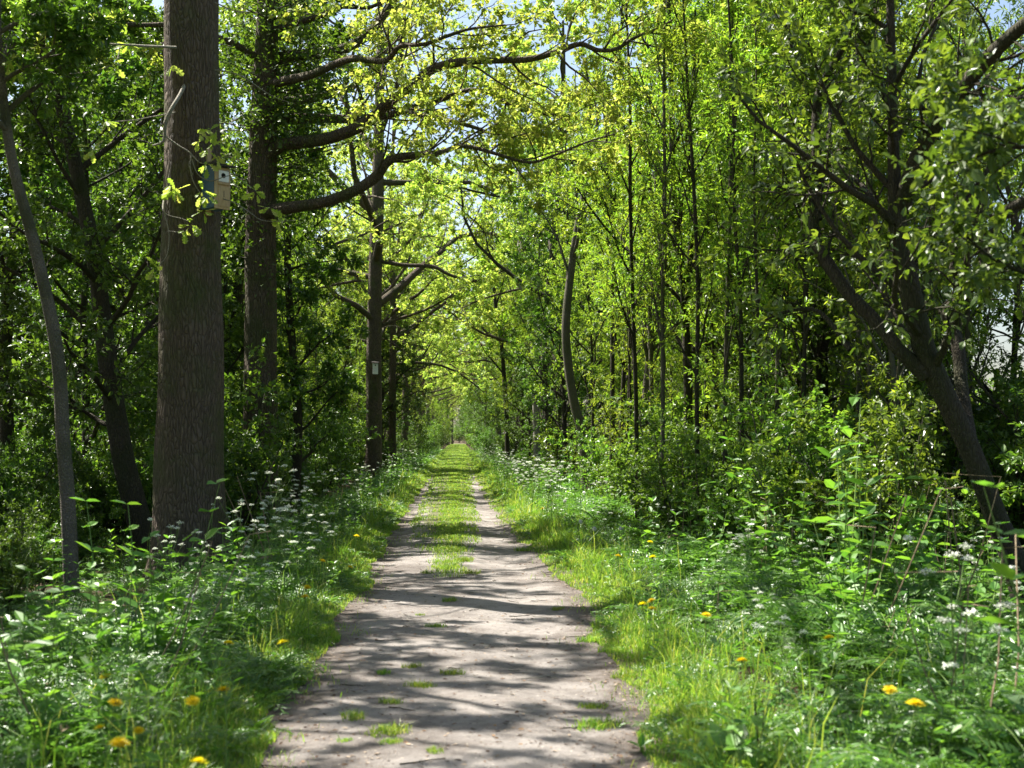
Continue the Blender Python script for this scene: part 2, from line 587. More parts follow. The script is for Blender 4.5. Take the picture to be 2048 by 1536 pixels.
def ground_material():
    m, nt, out = new_mat('woodland_floor_and_field')
    tc = nt.nodes.new('ShaderNodeTexCoord')
    sep = nt.nodes.new('ShaderNodeSeparateXYZ')
    nt.links.new(tc.outputs['Object'], sep.inputs[0])
    ab = nt.nodes.new('ShaderNodeMath')
    ab.operation = 'ABSOLUTE'
    nt.links.new(sep.outputs['X'], ab.inputs[0])
    f1 = noise(nt, tc.outputs['Object'], 9, 6, 0.65)
    soil = ramp(nt, f1, [(0.3, (0.03, 0.022, 0.014)), (0.55, (0.07, 0.05, 0.03)), (0.75, (0.05, 0.075, 0.02))])
    f2 = noise(nt, tc.outputs['Object'], 1.5, 6, 0.65)
    field = ramp(nt, f2, [(0.3, (0.09, 0.12, 0.035)), (0.7, (0.16, 0.16, 0.06))])
    mr = nt.nodes.new('ShaderNodeMapRange')
    mr.inputs['From Min'].default_value = 13
    mr.inputs['From Max'].default_value = 15
    nt.links.new(ab.outputs[0], mr.inputs['Value'])
    mx = nt.nodes.new('ShaderNodeMix')
    mx.data_type = 'RGBA'
    nt.links.new(mr.outputs['Result'], mx.inputs['Factor'])
    nt.links.new(soil, mx.inputs['A'])
    nt.links.new(field, mx.inputs['B'])
    p = nt.nodes.new('ShaderNodeBsdfPrincipled')
    p.inputs['Roughness'].default_value = 0.95
    p.inputs['Specular IOR Level'].default_value = 0.1
    nt.links.new(mx.outputs['Result'], p.inputs['Base Color'])
    b = nt.nodes.new('ShaderNodeBump')
    b.inputs['Distance'].default_value = 0.05
    nt.links.new(f1, b.inputs['Height'])
    nt.links.new(b.outputs['Normal'], p.inputs['Normal'])
    nt.links.new(p.outputs['BSDF'], out.inputs['Surface'])
    return m


def path_material():
    m, nt, out = new_mat('trodden_earth')
    tc = nt.nodes.new('ShaderNodeTexCoord')
    big = noise(nt, tc.outputs['Object'], 1.3, 5, 0.6)
    mid = noise(nt, tc.outputs['Object'], 14, 6, 0.7)
    fine = noise(nt, tc.outputs['Object'], 120, 3, 0.7)
    add = nt.nodes.new('ShaderNodeMath')
    add.operation = 'MULTIPLY_ADD'
    nt.links.new(mid, add.inputs[0])
    add.inputs[1].default_value = 0.45
    nt.links.new(big, add.inputs[2])
    add2 = nt.nodes.new('ShaderNodeMath')
    add2.operation = 'MULTIPLY_ADD'
    nt.links.new(fine, add2.inputs[0])
    add2.inputs[1].default_value = 0.35
    nt.links.new(add.outputs[0], add2.inputs[2])
    c = ramp(nt, add2.outputs[0], [(0.42, (0.05, 0.042, 0.036)), (0.55 + 0.2, (0.152, 0.134, 0.119)), (1.0, (0.28, 0.254, 0.23))])
    v = nt.nodes.new('ShaderNodeTexVoronoi')
    v.inputs['Scale'].default_value = 55
    nt.links.new(tc.outputs['Object'], v.inputs['Vector'])
    vc = nt.nodes.new('ShaderNodeSeparateColor')
    nt.links.new(v.outputs['Color'], vc.inputs['Color'])
    # scattered chips of bark and small stones: a few cells take another colour
    lt = ramp(nt, vc.outputs['Red'], [(0.0, (0, 0, 0)), (0.90, (0, 0, 0)), (0.91, (1, 1, 1))])
    d1 = ramp(nt, v.outputs['Distance'], [(0.0, (1, 1, 1)), (0.34, (1, 1, 1)), (0.40, (0, 0, 0))])
    mu = nt.nodes.new('ShaderNodeMix')
    mu.data_type = 'RGBA'
    mu.blend_type = 'MULTIPLY'
    mu.inputs['Factor'].default_value = 1
    nt.links.new(lt, mu.inputs['A'])
    nt.links.new(d1, mu.inputs['B'])
    cc = ramp(nt, vc.outputs['Green'], [(0.0, (0.05, 0.035, 0.025)), (0.5, (0.12, 0.08, 0.05)), (0.75, (0.42, 0.36, 0.28)), (1.0, (0.5, 0.46, 0.40))])
    mx = nt.nodes.new('ShaderNodeMix')
    mx.data_type = 'RGBA'
    nt.links.new(mu.outputs['Result'], mx.inputs['Factor'])
    nt.links.new(c, mx.inputs['A'])
    nt.links.new(cc, mx.inputs['B'])
    # humus and damp earth: broad dark patches, more of them toward the edges
    hum = nt.nodes.new('ShaderNodeAttribute')
    hum.attribute_name = 'humus'
    n3 = noise(nt, tc.outputs['Object'], 3.2, 5, 0.65, 0.6)
    hs = nt.nodes.new('ShaderNodeMath')
    hs.operation = 'ADD'
    nt.links.new(n3, hs.inputs[0])
    nt.links.new(hum.outputs['Fac'], hs.inputs[1])
    hf = ramp(nt, hs.outputs[0], [(0.48, (0, 0, 0)), (0.85, (0.85, 0.85, 0.85))])
    hm = nt.nodes.new('ShaderNodeMix')
    hm.data_type = 'RGBA'
    nt.links.new(hf, hm.inputs['Factor'])
    nt.links.new(mx.outputs['Result'], hm.inputs['A'])
    nt.links.new(ramp(nt, mid, [(0.3, (0.055, 0.042, 0.032)), (0.7, (0.13, 0.10, 0.08))]), hm.inputs['B'])
    mx = hm
    # moss and short turf where the wheels do not run (vertex mask times noise)
    at_ = nt.nodes.new('ShaderNodeAttribute')
    at_.attribute_name = 'turf'
    ms = nt.nodes.new('ShaderNodeMath')
    ms.operation = 'MULTIPLY_ADD'
    nt.links.new(mid, ms.inputs[0])
    ms.inputs[1].default_value = 1.8
    nt.links.new(at_.outputs['Fac'], ms.inputs[2])
    f = ramp(nt, ms.outputs[0], [(0.0, (0, 0, 0)), (0.5, (0, 0, 0)), (0.62, (0.85, 0.85, 0.85))])
    msub = nt.nodes.new('ShaderNodeMath')
    msub.operation = 'SUBTRACT'
    nt.links.new(ms.outputs[0], msub.inputs[0])
    msub.inputs[1].default_value = 0.85
    nt.links.new(msub.outputs[0], f.node.inputs['Fac'])
    tcol = ramp(nt, fine, [(0.3, (0.05, 0.055, 0.015)), (0.7, (0.12, 0.13, 0.035))])
    m2 = nt.nodes.new('ShaderNodeMix')
    m2.data_type = 'RGBA'
    nt.links.new(f, m2.inputs['Factor'])
    nt.links.new(mx.outputs['Result'], m2.inputs['A'])
    nt.links.new(tcol, m2.inputs['B'])
    p = nt.nodes.new('ShaderNodeBsdfPrincipled')
    p.inputs['Roughness'].default_value = 0.9
    p.inputs['Specular IOR Level'].default_value = 0.25
    nt.links.new(m2.outputs['Result'], p.inputs['Base Color'])
    b = nt.nodes.new('ShaderNodeBump')
    b.inputs['Strength'].default_value = 1.0
    b.inputs['Distance'].default_value = 0.05
    nt.links.new(add2.outputs[0], b.inputs['Height'])
    nt.links.new(b.outputs['Normal'], p.inputs['Normal'])
    nt.links.new(p.outputs['BSDF'], out.inputs['Surface'])
    return m


gx = np.array([-1500, -200, -60, -20, -14, -8, -4, -2, 0, 2, 4, 8, 14, 20, 60, 200, 1500], float)
gy = np.array([-300, -40, -5, 5, 15, 30, 60, 120, 250, 600, 2500], float)
GX, GY = np.meshgrid(gx, gy)
gv = np.stack([GX.ravel(), GY.ravel(), np.zeros(GX.size)], 1)
nxx = len(gx)
gq = np.array([(j * nxx + i, j * nxx + i + 1, (j + 1) * nxx + i + 1, (j + 1) * nxx + i) for j in range(len(gy) - 1) for i in range(nxx - 1)])
tag(link('ground', mesh_np('ground', gv, [gq], [ground_material()])), kind='structure')


def path_z(x, y):
    """Height of the path: two shallow wheel ruts, a low middle ridge, small dents."""
    rut = np.exp(-((x + 0.82) / 0.22) ** 2) + np.exp(-((x - 0.66) / 0.28) ** 2)
    far = np.clip((y - 10) / 12, 0.25, 1)
    z = 0.06 - 0.045 * rut * far + 0.010 * wob(x * 3 + y * 0.7, 3.0) + 0.008 * wob(y * 2.1 - x, 8.0)
    edge = np.clip((x - path_left(y) + 0.5) / 0.4, 0, 1) * np.clip((path_right(y) + 0.55 - x) / 0.4, 0, 1)
    return 0.006 + np.maximum(z, 0.008) * edge


ys = np.concatenate([np.arange(2.5, 30, 0.12), np.arange(30, 80, 0.4), np.arange(80, 262, 2.0)])
us = np.linspace(0, 1, 34)
Y = np.repeat(ys[:, None], len(us), 1)
X = (path_left(ys) - 0.5)[:, None] * (1 - us) + (path_right(ys) + 0.55)[:, None] * us
Z = path_z(X, Y)
pv = np.stack([X, Y, Z], -1).reshape(-1, 3)
n_u = len(us)
pi = np.arange((len(ys) - 1))[:, None] * n_u + np.arange(n_u - 1)[None, :]
pq = np.stack([pi, pi + 1, pi + n_u + 1, pi + n_u], -1).reshape(-1, 4)
pme = mesh_np('path', pv, [pq], [path_material()], smooth=True)
turf = np.clip(np.minimum(X - mid_left(Y), mid_right(Y) - X) / 0.35 + 0.15, 0, 0.75) * np.clip((Y - 13.5) / 8, 0, 1)
side = np.clip((path_left(Y) - X) / 0.35 + 0.3, 0, 1) + np.clip((X - path_right(Y)) / 0.35 + 0.3, 0, 1)
farg = np.clip((Y - 45) / 60, 0, 1) * 0.6
a = pme.attributes.new('turf', 'FLOAT', 'POINT')
a.data.foreach_set('value', np.clip(turf + side + farg, 0, 1).astype(np.float32).ravel())
hm_ = np.clip(1 - np.minimum(X - path_left(Y), path_right(Y) - X) / 0.42, 0, 1) * 0.42
a = pme.attributes.new('humus', 'FLOAT', 'POINT')
a.data.foreach_set('value', hm_.astype(np.float32).ravel())
tag(link('path', pme), kind='structure')


# ------------------------------------------------------------------ grass (stuff)
def blades(pos, h, wdt, lean):
    n = len(pos)
    a = RNG.uniform(0, 6.283, n)
    la = RNG.uniform(0, 6.283, n)
    sx, sy = np.cos(a), np.sin(a)
    lx, ly = np.cos(la) * lean, np.sin(la) * lean
    v = np.empty((n, 5, 3))
    sd = np.stack([sx, sy, np.zeros(n)], 1) * wdt[:, None] * 0.5
    l1 = np.stack([lx * h * 0.3, ly * h * 0.3, h * 0.6], 1)
    l2 = np.stack([lx * h, ly * h, h * (1 - 0.25 * lean)], 1)
    v[:, 0] = pos - sd
    v[:, 1] = pos + sd
    v[:, 2] = pos + l1 + sd * 0.8
    v[:, 3] = pos + l1 - sd * 0.8
    v[:, 4] = pos + l2
    i = np.arange(n)[:, None] * 5
    return v.reshape(-1, 3), i + np.array([[0, 1, 2, 3]]), i + np.array([[3, 2, 4]])


def scatter_y(n, y0, y1, power=1.0):
    """Depths denser near the camera."""
    u = RNG.uniform(0, 1, n)
    return (y0 ** (1 - power) + u * (y1 ** (1 - power) - y0 ** (1 - power))) ** (1 / (1 - power)) if power != 1 else y0 * (y1 / y0) ** u


GV, GQ, GT, gn = [], [], [], 0


def add_grass(x, y, h, wd, lean, z=None):
    global gn
    zz = path_z(x, y) - 0.004 if z is None else z
    v, q, t = blades(np.stack([x, y, zz * np.ones_like(x)], 1), h, wd, lean)
    GV.append(v)
    GQ.append(q + gn)
    GT.append(t + gn)
    gn += len(v)


def clump(x, y, s, seed):
    return wob(x * s + seed, seed) * 0.5 + wob(y * s * 0.8 + x * 1.3 + seed, seed + 2) * 0.5


# verges on both sides: tall grass close to the path edge
for sgn, edge, n in ((-1, path_left, 50000), (1, path_right, 62000)):
    y = scatter_y(n, 5.0, 120.0)
    off = np.abs(RNG.normal(0, 0.20 if sgn < 0 else 0.25, n)) - 0.11 - 0.06 * clump(y, y * 0.3, 2.0, 5.0)
    off = np.where((sgn > 0) & (y > 14), off * 1.7, off)
    x = edge(y) + sgn * off
    cl = clump(x, y, 3.0, 1.3 * sgn)
    keep = RNG.uniform(0, 1, n) < 0.55 + 0.5 * cl
    x, y, off, cl = x[keep], y[keep], off[keep], cl[keep]
    h = (0.045 + 0.22 * np.clip(off / 0.30, 0, 1)) * RNG.uniform(0.55, 1.15, len(x)) * (1 + 0.3 * cl)
    wd = RNG.uniform(0.004, 0.0085, len(x)) * np.clip(y / 12, 1, 5)
    add_grass(x, y, h, wd, RNG.uniform(0.1, 0.85, len(x)))
# short blades creeping in over the edge of the bare earth, in clumps
n = 26000
y = scatter_y(n, 5.0, 60.0)
s_ = RNG.choice((-1, 1), n)
off = np.abs(RNG.normal(0, 0.13, n))
x = np.where(s_ < 0, path_left(y) + off, path_right(y) - off)
keep = RNG.uniform(0, 1, n) < np.clip(0.25 + 0.9 * clump(x, y, 4.0, 7.7), 0, 1)
x, y = x[keep], y[keep]
add_grass(x, y, RNG.uniform(0.015, 0.07, len(x)), RNG.uniform(0.003, 0.006, len(x)) * np.clip(y / 12, 1, 5), RNG.uniform(0.3, 1.1, len(x)))
# tall thin grasses standing among the herbs
n = 5000
y = scatter_y(n, 4.8, 45.0)
s_ = RNG.choice((-1, 1), n)
off = 0.15 + RNG.exponential(0.8, n)
x = np.where(s_ < 0, path_left(y) - off, path_right(y) + off)
keep = RNG.uniform(0, 1, n) < np.clip(0.3 + 0.9 * clump(x, y, 2.2, 9.1), 0.03, 1)
x, y = x[keep], y[keep]
add_grass(x, y, RNG.uniform(0.25, 0.6, len(x)), RNG.uniform(0.004, 0.008, len(x)) * np.clip(y / 14, 1, 4), RNG.uniform(0.1, 0.6, len(x)), 0.0)
# middle strip: short turf
n = 95000
y = scatter_y(n, 14.0, 130.0)
u = RNG.beta(1.7, 1.7, n) * 1.3 - 0.15
x = mid_left(y) + (mid_right(y) - mid_left(y)) * u
keep = RNG.uniform(0, 1, n) < np.clip((y - 13.0) / 7, 0.03, 1) * np.clip(0.48 + 0.8 * clump(x, y, 4.0, 3.3) + 0.5 * clump(x, y, 11.0, 1.3), 0.03, 1)
x, y = x[keep], y[keep]
add_grass(x, y, RNG.uniform(0.02, 0.065, len(x)), RNG.uniform(0.004, 0.008, len(x)) * np.clip(y / 14, 1, 6), RNG.uniform(0.2, 0.9, len(x)))
# far away the whole track is green
n = 40000
y = scatter_y(n, 40.0, 240.0)
x = RNG.uniform(-1.4, 1.5, n)
keep = RNG.uniform(0, 1, n) < np.clip((y - 40) / 60, 0, 0.9)
x, y = x[keep], y[keep]
add_grass(x, y, RNG.uniform(0.03, 0.07, len(x)), RNG.uniform(0.03, 0.06, len(x)), RNG.uniform(0.2, 0.9, len(x)))
tag(link('grass', mesh_np('grass', np.concatenate(GV), [np.concatenate(GQ), np.concatenate(GT)], [M['grass']])), kind='stuff')


# ------------------------------------------------------------------ herbs: cow parsley leaves, nettles
def frond(seed, L, lod):
    """One twice-feathered leaf arching outward along +x."""
    r = np.random.default_rng(seed)
    P = Parts()
    up0 = r.uniform(0.72, 1.28)
    n = 9
    ang = up0 - np.linspace(0, 1, n) ** 1.3 * r.uniform(1.1, 1.7)
    pts = np.zeros((n, 3))
    for i in range(1, n):
        pts[i] = pts[i - 1] + np.array((math.cos(ang[i]), r.normal(0, 0.05), math.sin(ang[i]))) * L / (n - 1)
    if lod < 2:
        P.tube(pts, np.linspace(0.0022, 0.0008, n), 3, 1)
    pos, ax, nr, sz = [], [], [], []

    def addleaf(p, a, nn, s):
        pos.append(p)
        ax.append(a)
        nr.append(nn)
        sz.append(s)
    npn = 6
    for k in range(npn):
        t = 0.34 + 0.62 * k / (npn - 1)
        x = t * (n - 1)
        i = min(int(x), n - 2)
        p = pts[i] + (pts[i + 1] - pts[i]) * (x - i)
        d = norm(pts[i + 1] - pts[i])
        nn = norm(np.cross(d, (0, 1, 0)))
        nn = nn if nn[2] > 0 else -nn
        for s in (-1, 1):
            sidev = np.array((0, s, 0.0))
            a = norm(sidev * 0.9 + d * 0.55 + nn * r.normal(-0.08, 0.15))
            pl = L * 0.36 * (1 - 0.80 * (k / (npn - 1))) * r.uniform(0.85, 1.15)
            if lod == 2:
                addleaf(p, a, nn + r.normal(0, 0.2, 3), pl * 1.1)
                continue
            m = 6 if lod == 0 else 3
            e = norm(np.cross(nn, a))
            for q in range(m):
                tt = 0.18 + 0.72 * q / m
                pp = p + a * pl * tt - nn * pl * 0.12 * tt * tt
                ls = pl * (0.25 if lod == 0 else 0.36) * (1 - 0.55 * q / m)
                for s2 in (-1, 1):
                    addleaf(pp, norm(e * s2 * 0.8 + a * 0.75), nn + r.normal(0, 0.25, 3), max(ls, 0.010))
            addleaf(p + a * pl * 0.8, a, nn, pl * 0.24)
    addleaf(pts[-2], norm(pts[-1] - pts[-2]), np.array((0, 0, 1.0)) + r.normal(0, 0.2, 3), L * 0.13)
    v, f = leaves_np(np.array(pos), np.array(ax), np.array(nr), np.array(sz), LEAF_OVATE if lod == 2 else LEAF_FERN)
    P.add(v, f, 0)
    return P


def merge(parts):
    """[(Parts, 3x3 matrix, offset)] -> Parts."""
    o = Parts()
    for p, Rm, off in parts:
        for (k, mi), fl in p.f.items():
            o.f.setdefault((k, mi), []).extend([f + o.n for f in fl])
        for v in p.v:
            o.v.append(v @ Rm.T + off)
        o.n += p.n
    return o


def rz(a):
    c, s = math.cos(a), math.sin(a)
    return np.array(((c, -s, 0), (s, c, 0), (0, 0, 1.0)))


def rosette(seed, lod, nf=6):
    r = np.random.default_rng(seed)
    L = []
    for k in range(nf):
        a = k * 6.283 / nf + r.uniform(-0.5, 0.5)
        L.append((frond(seed * 31 + k, r.uniform(0.24, 0.44), lod), rz(a), np.array((0, 0, 0.0))))
    return merge(L)


def nettle(seed, lod):
    r = np.random.default_rng(seed)
    o = Parts()
    for st in range(3 if lod == 0 else 2):
        b = np.array((r.normal(0, 0.06), r.normal(0, 0.06), 0))
        H = r.uniform(0.35, 0.7)
        top = b + np.array((r.normal(0, 0.09), r.normal(0, 0.09), H))
        pts = np.array([b + (top - b) * t + np.array((0.02 * math.sin(3 * t + st), 0, 0)) for t in np.linspace(0, 1, 6)])
        o.tube(pts, np.linspace(0.004, 0.0015, 6), 3, 1)
        pos, ax, nr, sz = [], [], [], []
        for k in range(6):
            t = 0.3 + 0.7 * k / 5
            p = b + (top - b) * t
            for s in (0, math.pi):
                a = s + k * 1.57 + r.normal(0, 0.25)
                pos.append(p)
                ax.append((math.cos(a), math.sin(a), r.normal(0.15, 0.3)))
                nr.append((r.normal(0, 0.25), r.normal(0, 0.25), 1))
                sz.append(r.uniform(0.07, 0.11) * (1.15 - 0.55 * t))
        v, f = leaves_np(np.array(pos), np.array(ax, float), np.array(nr, float), np.array(sz), LEAF_OVATE)
        o.add(v, f, 2)
    return o


UV, UF, un = [], {}, 0


def add_copies(P, xs, ys_, sc, zs=0.0):
    """Many turned and scaled copies of one plant, written straight into the undergrowth."""
    global un
    v = np.concatenate(P.v)
    n, m = len(v), len(xs)
    if m == 0:
        return
    a = RNG.uniform(0, 6.283, m)
    c, s = np.cos(a) * sc, np.sin(a) * sc
    out = np.empty((m, n, 3), np.float32)
    out[:, :, 0] = c[:, None] * v[None, :, 0] - s[:, None] * v[None, :, 1] + xs[:, None]
    out[:, :, 1] = s[:, None] * v[None, :, 0] + c[:, None] * v[None, :, 1] + ys_[:, None]
    out[:, :, 2] = sc[:, None] * v[None, :, 2] * RNG.uniform(0.85, 1.2, m)[:, None] + zs
    UV.append(out.reshape(-1, 3))
    for k, fl in P.f.items():
        f = np.concatenate(fl)
        UF.setdefault(k, []).append((f[None] + (np.arange(m) * n)[:, None, None] + un).reshape(-1, f.shape[1]).astype(np.int32))
    un += n * m


def herb_field(n, y0, y1, lod, x_out, kinds, near_gap=0.18, power=1.0, sides=(-1, 1)):
    y = scatter_y(n, y0, y1, power)
    s = RNG.choice(sides, n)
    off = near_gap + RNG.beta(0.95, 1.5, n) * x_out
    x = np.where(s < 0, path_left(y) - off, path_right(y) + off)
    cl = clump(x, y, 1.7, 2.0)
    keep = RNG.uniform(0, 1, n) < 0.62 + 1.1 * cl
    x, y, off, cl = x[keep], y[keep], off[keep], cl[keep]
    sc = np.where(x < 0, np.clip(0.62 + off * 0.5, 0.62, 1.05) * np.clip(1.25 - 0.22 * off, 0.55, 1), np.clip(0.6 + off * 0.5, 0.6, 1.35)) * RNG.uniform(0.6, 1.4, len(x)) * (1 + 0.4 * cl)
    which = RNG.integers(0, len(kinds), len(x))
    for i, k in enumerate(kinds):
        w_ = which == i
        add_copies(k, x[w_], y[w_], sc[w_])


def dry_stalk(seed):
    r = np.random.default_rng(seed)
    o = Parts()
    for k in range(3):
        b = np.array((r.normal(0, 0.05), r.normal(0, 0.05), 0))
        d = np.array((r.normal(0, 0.25), r.normal(0, 0.25), 1)) * r.uniform(0.25, 0.6)
        pts = [b, b + d * 0.5 + np.array((0.02, 0, 0)), b + d, b + d * 1.05 + np.array((r.normal(0, 0.08), r.normal(0, 0.08), -0.02))]
        o.tube(pts, [0.004, 0.003, 0.0025, 0.0015], 4, 3)
    pos = np.array([(r.normal(0, 0.12), r.normal(0, 0.12), r.uniform(0, 0.15)) for _ in range(5)])
    v, f = leaves_np(pos, norm(r.normal(size=(5, 3)) * np.array((1, 1, 0.3))), np.array((0, 0, 1.0)) + r.normal(size=(5, 3)) * 0.4, r.uniform(0.04, 0.08, 5), LEAF_OVATE)
    o.add(v, f, 3)
    return o


r0 = [rosette(10 + i, 0) for i in range(5)]
r1 = [rosette(30 + i, 1) for i in range(4)]
r2 = [rosette(50 + i, 2) for i in range(4)]
n0 = [nettle(70 + i, 0) for i in range(3)]
n1 = [nettle(80 + i, 1) for i in range(3)]
herb_field(1550, 4.4, 11.0, 0, 4.4, r0 + r0 + r0 + n0[:1], 0.03)
herb_field(4000, 10.5, 32.0, 1, 5.0, r1 + r1 + r1 + n1[:1], 0.06)
herb_field(170, 9.0, 45.0, 1, 7.0, n0, 1.6)
herb_field(420, 7.5, 17.0, 1, 4.0, r1, 1.9, sides=(-1,))
herb_field(60, 8.0, 17.0, 0, 4.5, n0, 1.4, sides=(1,))
herb_field(190, 6.0, 15.0, 0, 3.6, r0, 1.1, sides=(1,))
herb_field(130, 6.0, 14.0, 0, 1.1, r0, 0.12, sides=(-1,))
herb_field(3200, 30.0, 130.0, 2, 6.0, r2 + n1)
herb_field(90, 6.0, 40.0, 0, 5.0, [dry_stalk(90 + i) for i in range(4)], 0.3)
keys = list(UF)
fl = [np.concatenate(UF[k]) for k in keys]
ume = mesh_np('undergrowth', np.concatenate(UV), fl, [M['herb_leaf'], M['stem'], M['nettle_leaf'], plain_mat('dry_stalk', (0.12, 0.08, 0.045), (0.30, 0.23, 0.14), 30, 0.8, 0.1)], [np.full(len(f), k[1], np.int32) for f, k in zip(fl, keys)])
tag(link('undergrowth', ume), kind='stuff')
del UV, UF


# ------------------------------------------------------------------ the trees one can tell apart
def base_of(pts):
    """Drop the polyline to just below the ground and return its foot."""
    p, q = pts[0], pts[1]
    if p.z > -0.1:
        d = (p - q)
        d.z = min(d.z, -0.3)
        t = (p.z + 0.12) / -d.z
        pts.insert(0, p + Vector((d.x * 0.35 * t, d.y * 0.35 * t, d.z * t)))
        return True
    return False


def drawn_tree(kind, label, pix, d, sp, bark, leaf, tmpl, seed, limbs=(), top=None, nc=None, lo=None, group=None, cat='tree', flare=1.0, sides=14, k=4):
    """A tree whose trunk (and chosen limbs) were measured; smaller branches and leaves grow by themselves."""
    pts, rad = pix_poly(pix, d)
    if base_of(pts):
        rad.insert(0, rad[0] * (1.0 + 0.25 * flare))
    if top:
        for dx, dy, dz, rr in top:
            pts.append(pts[-1] + Vector((dx, dy, dz)))
            rad.append(rr)
    foot = Vector((pts[0].x, pts[0].y, 0.0))
    pts, rad = smooth_poly(pts, rad, k)
    if flare > 1.2:
        for i, p in enumerate(pts):
            h = max(p.z, 0)
            rad[i] *= 1 + 0.35 * math.exp(-h / 0.35)
    root = empty(kind, foot, label, cat, group)
    g = Grow(seed, sp)
    g.tubes.tube(pts, rad, sides)
    roughen(g.tubes.v[-1], np.array([tuple(p) for p in pts]), sides, seed, 0.07 if flare <= 1.2 else 0.06, flare > 1.2)
    g.limb(pts, rad, 0, False, None, lo, nc)
    trunk_mesh_done = False
    lims = []
    for lb in limbs:
        lp, lr = pix_poly(lb['pix'], lb.get('d', d))
        lp, lr = smooth_poly(lp, lr, 4)
        G2 = Grow(seed + 17 + len(lims) * 5, sp)
        G2.tubes.tube(lp, lr, 9)
        G2.limb(lp, lr, 1, False, lb.get('L', 4.0), lb.get('lo', 0.2), lb.get('nc', 10))
        lims.append(G2)
        g.lp += G2.lp
        g.ld += G2.ld
    b = tuple(foot)
    link('trunk', g.wood([bark], b), root)
    for G2 in lims:
        link('limb', G2.wood([bark], b, 'limb'), root)
    if g.lp:
        link('crown', g.crown(leaf, tmpl, b), root)
    return root


def roughen(v, axis, sides, seed, amt, roots):
    """Swellings, flats and root buttresses: push the rings of a trunk in and out around its axis."""
    ring = np.repeat(axis, sides, axis=0)
    d = v - ring
    a = np.tile(np.arange(sides) * (2 * math.pi / sides), len(axis))
    z = ring[:, 2]
    k = 1 + amt * (0.5 * np.sin(2 * a + z * 1.1 + seed) + 0.4 * np.sin(3 * a - z * 1.7 + 2 * seed) + 0.4 * np.sin(a * 5 + z * 3.1 + seed) + 0.5 * np.sin(z * 2.3 + seed * 3) * np.sin(a + seed))
    if roots:
        k += np.exp(-np.maximum(z, 0) / 0.45) * (0.14 * np.sin(5 * a + seed) + 0.08 * np.sin(3 * a + 2 * seed))
    v[:] = ring + d * k[:, None]


OAK, DARK, TWIG, PALE, GREY = M['oak_bark'], M['dark_bark'], M['twig_bark'], M['pale_bark'], M['grey_bark']

# the thick oak that carries the blue nest box
oak_one = drawn_tree('oak_tree', 'thickest oak trunk, with the blue and tan nest box, left of the path', [(380, 1150, 150), (380, 1050, 138), (380, 850, 128), (381, 650, 124), (383, 400, 116), (384, 200, 110), (384, 0, 106)], 14.0,
                     dict(SP_OAK, ratio=(0.42, 0.5, 0.5, 0.5), leaves=(16, 24)), OAK, M['oak_leaf'], LEAF_OBOV, 3, top=[(0.02, 0.1, 2.0, 0.24), (0.1, 0.0, 2.5, 0.20), (0.0, 0.2, 2.5, 0.13), (0.1, 0.1, 2.0, 0.05)], lo=0.66, nc=15, flare=1.6, sides=40)

LIMBS2 = [
    dict(pix=[(526, 330, 30, 20), (560, 292, 28, 19.8), (640, 280, 25, 19.5), (700, 262, 24, 19.2), (740, 240, 24, 19), (775, 206, 22, 18.8), (830, 166, 21, 18.6), (870, 136, 19, 18.5), (940, 122, 17, 18.5), (1000, 120, 15, 18.5),
              (1060, 118, 13, 18.5), (1120, 102, 12, 18.4), (1160, 88, 11, 18.4), (1195, 100, 9, 18.3), (1232, 98, 8, 18.2), (1270, 75, 7, 18.2), (1310, 60, 6, 18.1), (1345, 40, 4, 18)], nc=22, lo=0.22, L=3.6),
    dict(pix=[(524, 250, 26, 20), (560, 238, 23, 20.1), (620, 236, 20, 20.3), (700, 238, 18, 20.4), (760, 234, 16, 20.4), (830, 214, 13, 20.3), (880, 200, 11, 20.3), (940, 180, 10, 20.2), (990, 192, 8, 20.2), (1030, 216, 7, 20.2), (1090, 228, 6, 20), (1150, 232, 4, 20)], nc=18, lo=0.25, L=3.4),
    dict(pix=[(522, 430, 28, 20), (560, 418, 25, 19.6), (640, 406, 22, 19.3), (700, 386, 22, 19), (750, 355, 22, 18.9), (780, 320, 18, 18.8), (830, 310, 14, 18.7), (880, 305, 11, 18.6), (930, 292, 9, 18.6), (1000, 310, 7, 18.5), (1060, 325, 6, 18.5), (1110, 310, 5, 18.4), (1180, 282, 4, 18.4), (1230, 268, 3, 18.3)], nc=18, lo=0.3, L=3.4),
    dict(pix=[(808, 222, 12, 20.3), (840, 230, 10, 20), (880, 236, 9, 19.8), (940, 252, 8, 19.6), (980, 266, 6, 19.5), (1018, 276, 4, 19.4)], nc=9, lo=0.2, L=2.2),
    dict(pix=[(533, 120, 30, 20), (600, 110, 24, 20.3), (680, 100, 22, 20.6), (735, 70, 18, 20.8), (785, 5, 16, 21), (840, -70, 12, 21.2), (930, -130, 8, 21.4), (1050, -160, 5, 21.5)], nc=14, lo=0.25, L=3.4),
    dict(pix=[(530, 170, 22, 20), (620, 150, 17, 19), (700, 118, 14, 18.4), (770, 122, 12, 18), (800, 92, 10, 17.8), (850, 88, 8, 17.5), (930, 60, 6, 17.3), (1010, 50, 4, 17)], nc=14, lo=0.3, L=3.0),
]
oak_two = drawn_tree('oak_tree', 'second oak, its long crooked limbs reaching over the path, leafy sprouts on its trunk', [(518, 1080, 84), (519, 960, 72), (521, 800, 68), (521, 650, 66), (522, 500, 62), (525, 300, 54), (533, 100, 46), (540, -100, 40)], 20.0,
                     dict(SP_OAK, leaves=(13, 20), size=0.066), OAK, M['oak_leaf'], LEAF_OBOV, 5, limbs=LIMBS2, top=[(0.1, 0, 2, 0.11), (0.1, 0.1, 2.0, 0.06)], lo=0.62, nc=9, flare=1.5, sides=28)

